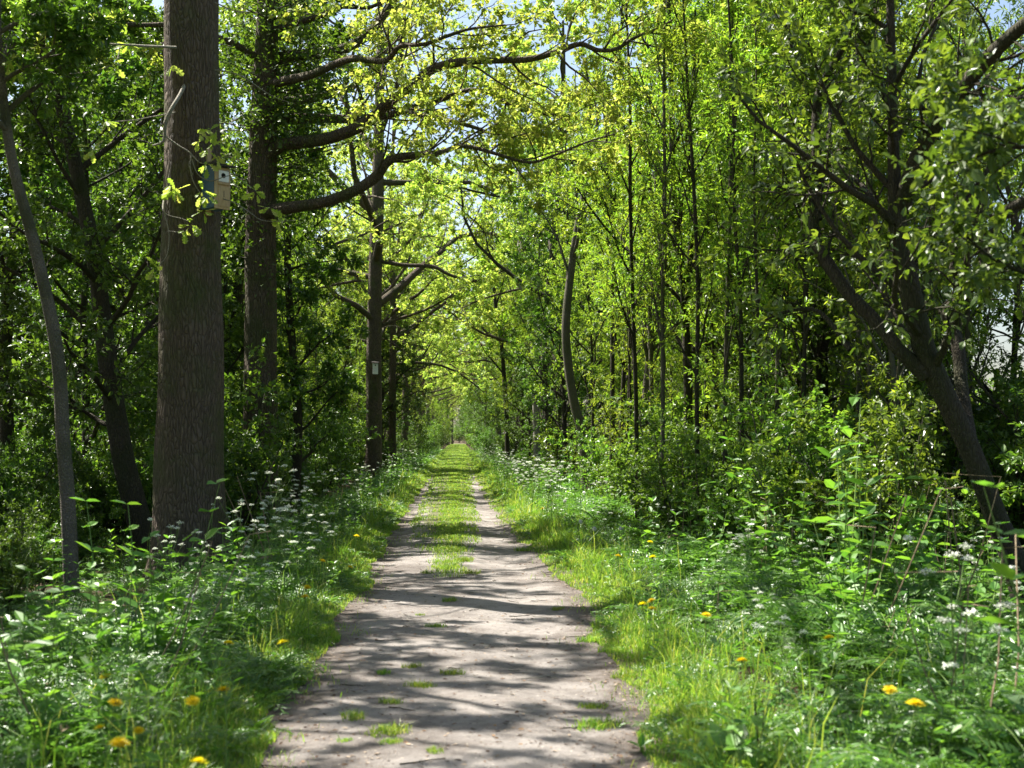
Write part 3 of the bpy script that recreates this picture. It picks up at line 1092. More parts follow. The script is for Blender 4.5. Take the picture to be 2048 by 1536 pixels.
# leafy sprouts all over the trunk and limb bases of the second oak
q_ = np.random.default_rng(55)
ft2 = np.array(tuple(oak_two.location))
TW, pos_, ax_ = Parts(), [], []
for i in range(120):
    py = 470 * q_.beta(0.9, 1.25) if i < 100 else q_.uniform(470, 860)
    tx = np.interp(py, [0, 300, 500, 900], [536, 525, 522, 519])
    side = q_.choice((-1, 1), p=(0.36, 0.64))
    reach = abs(q_.normal(0, 0.55)) + 0.32 if i < 100 else q_.uniform(0.25, 0.5)
    a_ = (0 if side > 0 else math.pi) + q_.normal(0, 0.75)
    c_ = at(tx, py, 20.0)
    st = np.array(tuple(c_)) - ft2
    d_ = np.array((math.cos(a_), math.sin(a_), q_.uniform(-0.1, 0.6)))
    en = st + d_ * reach * (1.25 if i < 100 else 1)
    TW.tube([st, (st + en) / 2 + q_.normal(0, 0.04, 3), en], [0.011, 0.007, 0.003], 4)
    for k in range(95 if i < 100 else 45):
        o_ = q_.normal(size=3)
        pos_.append(st + (en - st) * q_.uniform(0.35, 1.1) + o_ * 0.17)
        ax_.append(o_ + np.array((0, 0, -0.3)))
pos_, ax_ = np.array(pos_), np.array(ax_)
v, f = leaves_np(pos_, ax_, np.array((0, 0, 0.9)) + q_.normal(size=pos_.shape) * 0.5, 0.068 * np.clip(q_.normal(1, 0.3, len(pos_)), 0.4, 1.7), LEAF_OBOV)
sp_ = link('sprays', TW.build('sprays', [TWIG]), oak_two)
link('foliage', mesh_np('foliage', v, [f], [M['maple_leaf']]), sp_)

oak_three = drawn_tree('oak_tree', 'straight dark oak trunk with the small white nest box', [(747, 965, 36), (748, 850, 32), (748, 700, 30), (750, 560, 28), (754, 450, 26), (757, 300, 22), (760, 150, 18)], 44.0,
                       dict(SP_OAK, ratio=(0.46, 0.5, 0.5, 0.5), leaves=(11, 17), size=0.10), OAK, M['oak_leaf'], LEAF_OBOV, 8, top=[(0, 0.2, 2, 0.08), (0, 0, 1.5, 0.04)], lo=0.34, nc=16, flare=1.4,
                       limbs=[dict(pix=[(752, 520, 10), (805, 530, 8), (865, 533, 8), (900, 550, 7), (950, 562, 5), (1010, 540, 3)], nc=12, L=4), dict(pix=[(749, 660, 8), (790, 640, 6), (850, 620, 5), (905, 590, 3)], nc=8, L=3)])

drawn_tree('oak_tree', 'thin dark trunk just behind the oak with the white nest box', [(786, 945, 15), (785, 850, 14), (786, 720, 13), (786, 640, 12), (784, 500, 11), (782, 380, 9)], 57.0,
           dict(SP_OAK, leaves=(10, 15), size=0.12), OAK, M['oak_leaf'], LEAF_OBOV, 9, top=[(0.1, 0, 2.5, 0.06), (0, 0, 1.5, 0.03)], lo=0.42, nc=12)

# slim pale trunk and dark leaning trunk at the edge of the wood on the left
drawn_tree('field_maple', 'slim pale curved trunk standing before the bright field', [(143, 1200, 33), (136, 1000, 29), (126, 870, 27), (120, 760, 26), (105, 650, 25), (66, 480, 23), (26, 330, 21), (5, 180, 19), (-5, 60, 17)], 12.5,
           SP_MAPLE, GREY, M['maple_leaf'], LEAF_OVATE, 21, top=[(-0.05, 0.1, 1.2, 0.03), (0, 0.1, 1.2, 0.02)], lo=0.66, nc=14)
drawn_tree('field_maple', 'dark leaning trunk beside the thickest oak, toward the field', [(300, 1130, 52), (268, 1000, 46), (243, 900, 42), (215, 720, 38), (196, 560, 34), (165, 400, 30), (120, 200, 26), (70, 60, 20)], 16.2,
           SP_MAPLE, DARK, M['maple_leaf'], LEAF_OVATE, 22, top=[(-0.2, 0.1, 1.2, 0.04), (-0.1, 0.1, 1.2, 0.02)], lo=0.32, nc=24)
drawn_tree('field_maple', 'dark upright trunk at the very edge of the view on the field side', [(15, 1000, 32), (12, 800, 28), (14, 600, 26), (30, 480, 24), (50, 300, 20), (60, 100, 16)], 19.0,
           SP_MAPLE, DARK, M['maple_leaf'], LEAF_OVATE, 23, top=[(0.1, 0.1, 1.5, 0.03)], lo=0.35, nc=22)
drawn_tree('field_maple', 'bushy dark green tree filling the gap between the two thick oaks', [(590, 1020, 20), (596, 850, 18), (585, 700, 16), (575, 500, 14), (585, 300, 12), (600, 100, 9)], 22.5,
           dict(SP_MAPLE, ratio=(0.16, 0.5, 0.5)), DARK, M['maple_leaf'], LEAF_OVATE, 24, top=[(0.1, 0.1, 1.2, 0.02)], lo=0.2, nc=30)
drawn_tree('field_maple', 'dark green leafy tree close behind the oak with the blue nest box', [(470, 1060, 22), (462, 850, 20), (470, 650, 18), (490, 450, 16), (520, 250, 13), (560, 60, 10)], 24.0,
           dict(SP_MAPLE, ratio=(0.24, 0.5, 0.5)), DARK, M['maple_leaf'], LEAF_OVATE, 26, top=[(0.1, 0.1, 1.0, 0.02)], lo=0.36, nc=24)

# right of the path
drawn_tree('ash_tree', 'leaning grey trunk bowed to the left on the right verge of the path', [(1170, 905, 21), (1163, 860, 20), (1147, 800, 19), (1135, 720, 18), (1132, 650, 17), (1140, 560, 15), (1150, 480, 13), (1165, 400, 11), (1187, 310, 9), (1200, 200, 6)], 31.0,
           SP_ROWAN, TWIG, M['rowan_leaf'], LEAF_OVATE, 31, top=[(0.15, 0.0, 1.0, 0.02), (0.1, 0, 0.9, 0.01)], lo=0.5, nc=14)
drawn_tree('ash_tree', 'slim pale grey trunk behind the bowed leaning trunk', [(1074, 930, 15), (1072, 800, 14), (1068, 700, 14), (1056, 600, 12), (1046, 490, 11), (1040, 380, 9)], 48.0,
           dict(SP_ROWAN, size=0.10), PALE, M['rowan_leaf'], LEAF_OVATE, 32, top=[(0, 0, 2, 0.05), (0, 0, 2, 0.02)], lo=0.5, nc=14)
drawn_tree('oak_tree', 'dark oak trunk between the pale and the bowed trunk right of the path', [(1104, 940, 22), (1098, 830, 19), (1091, 760, 17), (1092, 650, 16), (1100, 560, 15), (1114, 430, 13), (1120, 300, 11)], 42.0,
           dict(SP_OAK, size=0.10), DARK, M['oak_leaf'], LEAF_OBOV, 33, top=[(0.1, 0, 2, 0.08), (0, 0, 2, 0.03)], lo=0.45, nc=13)
drawn_tree('ash_tree', 'thin dark straight stem nearest to the right rut at the far verge', [(1015, 935, 10), (1014, 860, 9), (1010, 780, 9), (1003, 690, 8), (990, 600, 7), (985, 500, 5)], 60.0,
           dict(SP_ROWAN, size=0.12), DARK, M['rowan_leaf'], LEAF_OVATE, 34, top=[(0, 0, 2, 0.04)], lo=0.4, nc=12)
drawn_tree('rowan_tree', 'tall forked rowan stem rising through bright leaves right of the bowed trunk', [(1378, 1010, 19), (1376, 900, 18), (1376, 780, 17), (1373, 680, 16), (1367, 560, 14), (1352, 450, 13), (1345, 330, 12), (1343, 200, 11), (1338, 60, 10), (1335, -60, 8)], 22.0,
           SP_ROWAN, DARK, M['rowan_leaf'], LEAF_LANCE, 35, top=[(0, 0, 0.9, 0.02)], lo=0.30, nc=26,
           limbs=[dict(pix=[(1373, 650, 13), (1378, 560, 12), (1382, 470, 11), (1378, 330, 9), (1386, 180, 7), (1390, 20, 5)], nc=12, L=1.8, lo=0.3)])
drawn_tree('rowan_tree', 'straight brown stem right of the forked rowan', [(1465, 1000, 18), (1466, 850, 15), (1468, 700, 14), (1470, 500, 12), (1468, 300, 11), (1466, 100, 9), (1465, -50, 7)], 24.0,
           SP_ROWAN, TWIG, M['rowan_leaf'], LEAF_LANCE, 36, top=[(0, 0, 1.0, 0.02)], lo=0.30, nc=24)
drawn_tree('rowan_tree', 'twisted grey stem left of the forked rowan, its top spread into twigs', [(1265, 960, 17), (1290, 800, 16), (1300, 700, 16), (1312, 640, 16), (1330, 520, 13), (1340, 400, 11), (1330, 250, 8)], 26.0,
           SP_ROWAN, TWIG, M['rowan_leaf'], LEAF_LANCE, 37, top=[(0, 0, 1.2, 0.02)], lo=0.3, nc=24)
drawn_tree('rowan_tree', 'thin whippy stem beside the twisted grey stem', [(1240, 950, 9), (1245, 800, 9), (1252, 640, 8), (1240, 500, 7), (1215, 330, 6), (1205, 150, 4)], 27.0,
           SP_ROWAN, DARK, M['rowan_leaf'], LEAF_LANCE, 38, lo=0.35, nc=20)
drawn_tree('oak_tree', 'pale brown oak trunk half hidden in leaves, crooked bare limbs hanging at its top', [(1575, 1010, 34), (1579, 900, 27), (1581, 800, 25), (1585, 650, 23), (1590, 450, 22), (1600, 250, 20), (1600, 50, 18), (1590, -120, 15)], 21.0,
           SP_OAK, PALE, M['oak_leaf'], LEAF_OBOV, 39, top=[(0.1, 0, 1.8, 0.05), (0, 0, 1.5, 0.02)], lo=0.72, nc=9,
           limbs=[dict(pix=[(1600, -60, 17, 21), (1560, -40, 16, 20), (1510, -5, 14, 19), (1530, 30, 12, 18.8), (1533, 75, 11, 18.6), (1548, 105, 10, 18.5), (1558, 130, 8, 18.5), (1572, 150, 6, 18.5), (1570, 172, 4, 18.5)], nc=9, L=2.0, lo=0.25),
                  dict(pix=[(1530, 30, 10, 18.8), (1550, 60, 9, 19), (1562, 95, 8, 19), (1590, 100, 7, 19), (1630, 150, 6, 19), (1650, 190, 4, 19)], nc=9, L=1.8, lo=0.3),
                  dict(pix=[(1510, -5, 10, 19), (1490, 22, 8, 18.5), (1478, 0, 6, 18.2), (1465, -40, 4, 18)], nc=6, L=1.5, lo=0.3),
                  dict(pix=[(1530, 32, 8, 18.8), (1515, 48, 7, 18.6), (1497, 52, 6, 18.4), (1512, 90, 5, 18.3), (1545, 98, 3, 18.2)], nc=7, L=1.5, lo=0.3)])
drawn_tree('birch_tree', 'pale birch stem glimpsed through the leaves left of the leaning willow', [(1682, 1010, 24), (1686, 850, 20), (1690, 740, 18), (1694, 600, 16), (1700, 400, 14), (1705, 200, 11)], 19.0,
           SP_ROWAN, PALE, M['rowan_leaf'], LEAF_OVATE, 40, top=[(0, 0, 1.2, 0.03), (0, 0, 1.0, 0.015)], lo=0.4, nc=20)

q_ = random.Random(77)
for i, (px, d, lab) in enumerate(((1222, 29, 'whippy stem nearest to the bowed grey trunk'), (1300, 24, 'thin stem just left of the forked rowan'), (1412, 23, 'thin stem between the forked rowan and the straight brown stem'), (1435, 26, 'thinner stem close to the straight brown stem'),
                                  (1505, 22, 'slim stem just right of the straight brown stem'), (1538, 25, 'slim stem left of the half hidden pale oak'), (1625, 20, 'slim dark stem right of the half hidden pale oak'), (1660, 23, 'whippy stem left of the pale birch'),
                                  (1275, 20, 'near thin bare stem just right of the bowed grey trunk'), (1325, 18, 'near thin bare stem left of the forked rowan'), (1398, 17.5, 'near thin bare stem right of the forked rowan'), (1448, 18, 'near thin bare stem left of the straight brown stem'),
                                  (1487, 17, 'near thin bare stem right of the straight brown stem'), (1552, 17.5, 'near thin bare stem before the half hidden pale oak'), (1608, 16.5, 'near thin bare stem right of the half hidden pale oak'), (1720, 17, 'near thin bare stem right of the pale birch'))):
    a_ = q_.uniform(-25, 25)
    drawn_tree('rowan_tree', lab, [(px, 872 + 1.5 * FPX / d, 9), (px + a_ * 0.2, 800, 9), (px + a_ * 0.3 + q_.uniform(-6, 6), 600, 8), (px + a_ * 0.7 + q_.uniform(-6, 6), 400, 7), (px + a_, 200, 6), (px + a_ * 1.5, 0, 4)], float(d),
               dict(SP_ROWAN, ratio=(0.22, 0.5, 0.55), ang=(24, 32, 45), leaves=(9, 15) if d > 20 else (5, 9)), (DARK, TWIG)[i % 2], M['rowan_leaf'], LEAF_LANCE, 60 + i, lo=0.35, nc=13)

# the many limbed willow near the camera on the right
WL = [
    dict(pix=[(1804, 420, 38, 10), (1828, 330, 34, 9.8), (1870, 250, 33, 9.6), (1930, 170, 32, 9.3), (2000, 92, 30, 9), (2100, 10, 26, 8.7), (2240, -90, 20, 8.4)], nc=14, L=2.4, lo=0.2),
    dict(pix=[(1852, 752, 34, 10), (1800, 702, 29, 10), (1760, 652, 28, 10.1), (1700, 590, 27, 10.2), (1655, 527, 27, 10.3), (1628, 475, 25, 10.4), (1635, 380, 22, 10.5), (1632, 260, 20, 10.5), (1640, 180, 17, 10.5), (1665, 130, 14, 10.5), (1700, 70, 11, 10.4), (1716, 0, 8, 10.3)], nc=16, L=1.9, lo=0.35),
    dict(pix=[(1942, 895, 30, 10), (1925, 790, 27, 10.3), (1915, 690, 26, 10.5), (1895, 628, 24, 10.6), (1924, 582, 21, 10.6), (1906, 525, 18, 10.6), (1922, 420, 14, 10.7), (1950, 300, 10, 10.8)], nc=12, L=1.8, lo=0.35),
    dict(pix=[(1640, 385, 12, 10.5), (1660, 250, 9, 10.8), (1650, 200, 8, 11), (1590, 110, 7, 11), (1570, 40, 5, 11)], nc=8, L=1.5, lo=0.2),
    dict(pix=[(1640, 440, 12, 10.4), (1610, 390, 9, 10.5), (1570, 375, 7, 10.6), (1530, 372, 4, 10.6)], nc=6, L=1.2, lo=0.3),
    dict(pix=[(1700, 700, 12, 10.2), (1640, 625, 9, 10.4), (1580, 622, 7, 10.5), (1530, 640, 4, 10.6)], nc=6, L=1.2, lo=0.3),
    dict(pix=[(2140, 420, 26, 9), (2060, 400, 22, 9), (2005, 430, 19, 9.1), (1985, 470, 14, 9.2), (1960, 520, 9, 9.2)], nc=8, L=1.6, lo=0.2),
    dict(pix=[(2180, 260, 14, 6.4), (2080, 290, 10, 6.4), (1990, 300, 7, 6.5), (1920, 330, 4, 6.5)], nc=9, L=0.9, lo=0.2),
    dict(pix=[(2180, 120, 14, 6.6), (2060, 170, 9, 6.6), (1960, 190, 6, 6.7), (1900, 170, 3, 6.7)], nc=8, L=0.8, lo=0.2),
    dict(pix=[(2180, 640, 14, 7.2), (2080, 560, 10, 7.2), (1990, 520, 7, 7.3), (1930, 470, 4, 7.3)], nc=9, L=1.0, lo=0.2),
]
drawn_tree('willow_tree', 'dark many limbed willow leaning over the right verge, near and large', [(2085, 1300, 56), (2030, 1130, 47), (1990, 1030, 44), (1940, 900, 44), (1880, 770, 46), (1846, 690, 46), (1820, 580, 44), (1800, 480, 42), (1790, 380, 27), (1786, 250, 20), (1782, 100, 18), (1778, -80, 14)], 10.0,
           SP_WILLOW, DARK, M['willow_leaf'], LEAF_OVATE, 41, limbs=WL, top=[(0, 0.1, 0.8, 0.015)], lo=0.40, nc=20, flare=1.3, sides=18)


# ------------------------------------------------------------------ background trees and shrubs: one of each kind, then copies
rnd = random.Random(11)
protos = {}


def proto(key, fn):
    protos[key] = fn
    return fn


used = set()


def plant(key, x, y, sc, label, group):
    root = protos[key]
    rzz = rnd.uniform(0, 6.283)
    if key not in used:
        used.add(key)
        root.location = (x, y, 0)
        root.rotation_euler = (0, 0, rzz)
        root.scale = (sc, sc, sc)
        root['label'] = label
        root['group'] = group
        return root
    return dup(root, (x, y, 0), rzz, sc, label, group)


for i in range(3):
    protos['rowan%d' % i] = make_tree('rowan_tree', 100 + i, 8.0 + i, 0.042 + 0.006 * i, SP_ROWAN, (TWIG, DARK, TWIG)[i], M['rowan_leaf'], LEAF_LANCE, 0.05, (0.05 * (i - 1), 0.04))
for i in range(3):
    protos['sapling%d' % i] = make_tree('rowan_sapling', 160 + i, 6.5 + 0.8 * i, 0.032, dict(SP_ROWAN, ratio=(0.20, 0.5, 0.55), ang=(26, 32, 45), n=(17, 5, 4), leaves=(9, 15), **{'from': (0.05, 0.15, 0.1)}), (DARK, TWIG, DARK)[i], M['rowan_leaf'], LEAF_LANCE, 0.035, (0.05 * (1 - i), 0.0))
for i in range(2):
    protos['maple%d' % i] = make_tree('field_maple', 110 + i, 8.0 + i, 0.08, SP_MAPLE, DARK, M['maple_leaf'], LEAF_OVATE, 0.05)
for i in range(2):
    protos['oak%d' % i] = make_tree('oak_tree', 120 + i, 14.0, 0.24, dict(SP_OAK, size=0.10, leaves=(20, 28)), OAK, M['oak_leaf'], LEAF_OBOV, 0.025)
for i in range(3):
    protos['elder%d' % i] = make_shrub('elder_shrub', 130 + i, 2.6, 7, SP_SHRUB, TWIG, M['elder_leaf'], LEAF_OVATE, 0.7)
for i in range(3):
    protos['thorn%d' % i] = make_shrub('hawthorn_shrub', 140 + i, 1.9, 8, dict(SP_SHRUB, size=0.05, leaves=(16, 24)), DARK, M['maple_leaf'], LEAF_OVATE, 0.8)

SIDE = {-1: 'left', 1: 'right'}


def band(y):
    return 'close behind the verge' if y < 32 else ('along the track' if y < 80 else 'far down the track')


NOUN = {'sapling': ('thin whippy sapling', 'thin whippy saplings'), 'rowan': ('slender rowan', 'slender rowans'), 'maple': ('bushy dark green maple', 'dark maples'), 'oak': ('tall yellow-green oak', 'yellow-green oaks'),
        'elder': ('broad-leaved elder shrub', 'elder shrubs'), 'thorn': ('low small-leaved hawthorn shrub', 'hawthorn shrubs')}


def put(kind, nvar, x, y, sc):
    s = -1 if x < 0 else 1
    one, many = NOUN[kind]
    label = '%s %s, in the wood %s of the path' % (one, band(y), SIDE[s])
    group = '%s %s %s' % (many, band(y), SIDE[s])
    plant('%s%d' % (kind, rnd.randrange(nvar)), x, y, sc, label, group)


# avenue oaks further along
for y, xl, xr in ((66, -3.1, 3.8), (78, -2.9, 3.6), (90, -2.8, 3.4), (102, -2.7, 3.2), (115, -2.8, 3.2), (130, -2.7, 3.1), (146, -2.6, 3.0), (160, -2.7, 3.0), (176, -2.9, 2.9), (190, -2.6, 2.8), (205, -2.4, 2.6), (222, -1.6, 2.2)):
    put('oak', 2, xl, y, rnd.uniform(0.85, 1.1))
    if y > 110:
        put('maple', 2, xr - 0.6, y + 5, rnd.uniform(1.0, 1.3))
        put('rowan', 3, xl + 0.4, y + 4, rnd.uniform(1.0, 1.3))
    else:
        put('oak', 2, xr, y + 5, rnd.uniform(0.75, 1.1))
for x, y in ((-6, 36), (6.5, 34), (-3.0, 51), (3.4, 56), (7, 52), (-7, 60), (8, 80), (-6.5, 100), (-3.3, 72), (3.3, 71), (-3.0, 84), (3.0, 97)):
    put('oak', 2, x, y, rnd.uniform(0.8, 1.0))
for x, y in ((-4, 228), (4.6, 231), (-0.9, 246), (2.0, 258), (-2.9, 270), (3.6, 262), (-6, 275), (7, 270)):
    put('oak', 2, x, y, rnd.uniform(0.9, 1.2))
# wood right of the path
for k in range(56):
    y = 16 + 58 * (k / 56) ** 1.2 + rnd.uniform(-0.8, 0.8)
    x = rnd.uniform(3.4, 9.5) if k % 3 else rnd.uniform(2.6, 4.0)
    if y < 33:
        x = max(x, 0.135 * y + 0.6 + rnd.uniform(0, 2.0), 5.0)
    put('rowan', 3, x, y, rnd.uniform(0.8, 1.25)) if rnd.random() < 0.85 else put('maple', 2, x, y, rnd.uniform(0.7, 1.1))
for k in range(54):
    y = 15 + 44 * (k / 54) ** 1.2 + rnd.uniform(-0.6, 0.6)
    put('sapling', 3, max(0.118 * y, 2.9) + max(0, 19 - y) * 0.25 + rnd.uniform(0, 4.0), y, rnd.uniform(0.85, 1.2))
for k in range(22):
    y = 24 + 45 * (k / 22) ** 1.2 + rnd.uniform(-0.6, 0.6)
    put('sapling', 3, -max(rnd.uniform(2.9, 5.5), 3.9 if y < 46 else 0), y, rnd.uniform(0.85, 1.2))
# unseen trees added beside and behind the camera to shade path and left verge
for x, y, sc in ((-3.4, 5.4, 0.85), (-4.2, -2.5, 0.9), (-6.0, 10.6, 0.72)):
    put('oak', 2, x, y, sc)
for x, y, sc in ((-9.5, 8.0, 1.0), (-6.6, 18.0, 1.0), (-6.5, 13.0, 0.85), (-7.0, 10.4, 0.8)):
    put('maple', 2, x, y, sc)
for x, y, sc in ((-5.8, 24.5, 1.1), (-5.4, 20.5, 1.0), (-6.8, 28, 1.15), (-8.5, 33, 1.2)):
    put('maple', 2, x, y, sc)
for x, y, sc in ((8.6, 21.5, 1.1), (7.2, 17.5, 1.05), (9.4, 26, 1.2), (6.6, 15.2, 1.0)):
    put('rowan', 3, x, y, sc)
for k in range(9):
    y = 150 + 9.5 * k
    put('rowan' if k % 3 else 'maple', 2, (-1) ** k * (1.9 - 0.004 * (y - 150)), y, 0.85)
# wood left of the path
for k in range(46):
    y = 20 + 55 * (k / 46) ** 1.2 + rnd.uniform(-0.8, 0.8)
    x = -rnd.uniform(3.0, 8.5)
    if 22 < y < 48:
        x = min(x, -4.6)
    if x < -6 and y < 24:
        y += 6
    if x / y < -0.17 and k % 2:
        continue
    put('maple', 2, x, y, rnd.uniform(0.8, 1.15)) if rnd.random() < 0.55 else put('rowan', 3, x, y, rnd.uniform(0.8, 1.15))
for k in range(30):
    y = 78 + k * 5 + rnd.uniform(-1, 1)
    for s in (-1, 1):
        put('maple' if rnd.random() < 0.4 else 'rowan', 2, s * rnd.uniform(3.2, 5.5), y, rnd.uniform(0.8, 1.1))
# shrubs along both verges and under the trees
for k in range(40):
    y = 13 + 75 * (k / 40) ** 1.35 + rnd.uniform(-0.5, 0.5)
    s = 1
    x = rnd.uniform(2.9, 4.6) + max(0, (17 - y) * 0.2)
    put('elder', 3, x, y, rnd.uniform(0.45, 0.9)) if rnd.random() < 0.55 else put('thorn', 3, x - 0.3 + (0.9 if y < 27 else 0), y, rnd.uniform(0.5, 0.9))
for k in range(46):
    y = 18 + 70 * (k / 46) ** 1.3 + rnd.uniform(-0.5, 0.5)
    x = -rnd.uniform(2.9, 4.8)
    put('thorn', 3, x, y, rnd.uniform(0.6, 1.2)) if rnd.random() < 0.6 else put('elder', 3, x - 0.3, y, rnd.uniform(0.6, 1.0))
for k in range(26):
    y = 14 + 60 * (k / 26) ** 1.1
    put('thorn' if k % 2 else 'elder', 3, (5.6 + rnd.uniform(0, 5)), y, rnd.uniform(0.6, 1.1))
for k in range(16):
    y = 34 + 50 * (k / 16) ** 1.1
    put('thorn' if k % 2 else 'elder', 3, -(5.0 + rnd.uniform(0, 4)), y, rnd.uniform(0.8, 1.3))
for k in range(20):
    y = 11.5 + 0.75 * k + rnd.uniform(-0.3, 0.3)
    put('elder' if k % 3 == 0 else 'thorn', 3, 0.36 * y + 0.9 + rnd.uniform(0, 2.6), y, rnd.uniform(0.85, 1.25))
for k in range(24):
    y = 14.5 + 0.7 * k + rnd.uniform(-0.3, 0.3)
    put('thorn', 3, -max(3.9, 0.2 * y) - rnd.uniform(0.4, 2.8), y, rnd.uniform(0.7, 1.05))
for k in range(14):
    y = 14.5 + 0.8 * k
    put('elder' if k % 2 else 'thorn', 3, max(2.9, 0.15 * y) + rnd.uniform(0.0, 1.3), y, rnd.uniform(0.55, 0.85))
for k in range(14):
    y = 9.6 + 0.42 * k
    put('thorn', 3, -max(3.5, 0.265 * y) - rnd.uniform(0.1, 1.6), y, rnd.uniform(0.32, 0.55))
for k in range(26):
    for s in (-1, 1):
        put('thorn' if k % 2 else 'elder', 3, s * rnd.uniform(11.5, 14.5), 15 + 2.6 * k + rnd.uniform(-1, 1), rnd.uniform(0.8, 1.5))
for k in range(36):
    y = 88 + k * 4.5
    for s in (-1, 1):
        put('elder' if rnd.random() < 0.5 else 'thorn', 3, s * rnd.uniform(2.2, 3.4), y, rnd.uniform(0.8, 1.3))
for k in range(16):
    put('elder', 3, (-1) ** k * (0.4 + 0.55 * k), 300 + 1.5 * k, 1.5)


# ------------------------------------------------------------------ nest boxes
W_TAN = plain_mat('weathered_pine', (0.36, 0.25, 0.13), (0.50, 0.37, 0.21), 14, 0.75, 0.2, (6, 6, 0.8))
W_BLUE = plain_mat('blue_paint', (0.035, 0.075, 0.13), (0.05, 0.10, 0.17), 25, 0.55, 0.1, (3, 3, 0.6))
W_WHITE = plain_mat('white_paint', (0.62, 0.62, 0.60), (0.78, 0.78, 0.76), 30, 0.6, 0.1)
W_ROOF = plain_mat('dark_roofing_felt', (0.025, 0.022, 0.02), (0.06, 0.052, 0.045), 60, 0.9, 0.4)
W_BLACK = plain_mat('dark_hole', (0.006, 0.006, 0.006), (0.01, 0.01, 0.01), 10, 0.95, 0.0)


def box_mesh(name, lo, hi, mat, bevel=0.003, shear=None):
    P = Parts()
    P.box(lo, hi)
    v = P.v[0]
    if shear:
        v[:, 2] += (v[:, 2] > (lo[2] + hi[2]) / 2 if shear[1] else np.ones(len(v), bool)) * shear[0] * v[:, 1]
    me = P.build(name, [mat], smooth=False)
    if bevel:
        import bmesh
        bm = bmesh.new()
        bm.from_mesh(me)
        bmesh.ops.bevel(bm, geom=bm.edges[:], offset=bevel, segments=1, affect='EDGES')
        bm.to_mesh(me)
        bm.free()
    return me


def disc_mesh(name, r, y0, y1, z, mat, n=20):
    a = np.arange(n) * 2 * math.pi / n
    v = np.concatenate([np.stack([r * np.cos(a), np.full(n, y), z + r * np.sin(a)], 1) for y in (y0, y1)])
    q = np.array([(i, (i + 1) % n, n + (i + 1) % n, n + i) for i in range(n)])
    return mesh_np(name, v, [q, np.array([list(range(n))]), np.array([list(range(2 * n - 1, n - 1, -1))])], [mat])


def nest_box(loc, rot, label, Wd, D, H, side_mat, front_mat, plate_mat, tall_back):
    root = empty('nest_box', loc, label, 'nest box', None, rot)
    f = -D / 2
    link('body', box_mesh('body', (-Wd / 2, f, 0), (Wd / 2, D / 2, H), side_mat, 0.003, (0.18, True)), root)
    link('front_panel', box_mesh('front_panel', (-Wd / 2 + 0.002, f - 0.016, -0.012), (Wd / 2 - 0.002, f - 0.0005, H - 0.03), front_mat), root)
    pl = link('hole_plate', box_mesh('hole_plate', (-Wd * 0.28, f - 0.026, H * 0.60), (Wd * 0.36, f - 0.0165, H * 0.86), plate_mat), root)
    link('entrance_hole', disc_mesh('entrance_hole', Wd * 0.135, f - 0.0275, f - 0.022, H * 0.745, W_BLACK), pl)
    if tall_back:
        link('ledge', box_mesh('ledge', (-Wd * 0.34, f - 0.034, H * 0.535), (Wd * 0.42, f - 0.0165, H * 0.59), front_mat), root)
        lower = link('lower_board', box_mesh('lower_board', (-Wd * 0.30, f - 0.024, 0.01), (Wd * 0.38, f - 0.0165, H * 0.50), front_mat), root)
        link('groove_shade', box_mesh('groove_shade', (Wd * 0.03, f - 0.0255, H * 0.24), (Wd * 0.065, f - 0.0235, H * 0.40), W_ROOF, 0), lower)  # dark strip laid on the board for the shade inside a carved groove
        link('back_board', box_mesh('back_board', (-0.028, D / 2 + 0.001, -0.05), (0.028, D / 2 + 0.02, H + 0.20), front_mat), root)
    link('roof', box_mesh('roof', (-Wd / 2 - 0.03, f - 0.07, H + 0.004), (Wd / 2 + 0.03, D / 2 + 0.0, H + 0.03), W_ROOF, 0.004, (0.18, False)), root)
    return root


Abox = math.radians(44)
outw = Vector((math.sin(Abox), -math.cos(Abox), 0))
c = at(384, 385, 14.0)
p = c + outw * (0.285 + 0.022 + 0.11)
nest_box((p.x, p.y, p.z - 0.22), Abox, 'blue sided nest box with tan front and dark roof on the thickest oak', 0.185, 0.22, 0.43, W_BLUE, W_TAN, W_WHITE, True)
c = at(752, 737, 44.0)
nest_box((c.x, c.y - 0.29 - 0.07, c.z - 0.19), math.radians(4), 'small all white nest box far down the track on a straight dark oak', 0.17, 0.15, 0.36, W_WHITE, W_WHITE, W_WHITE, False)

# ------------------------------------------------------------------ the sprouting twigs of the first oak
SP = Parts()
ft = Vector(oak_one.location)


def twig(pts):
    q, r = pix_poly(pts, 13.55)
    q, r = smooth_poly(q, r, 3)
    SP.tube(q, np.maximum(np.array(r), 0.0025), 5)


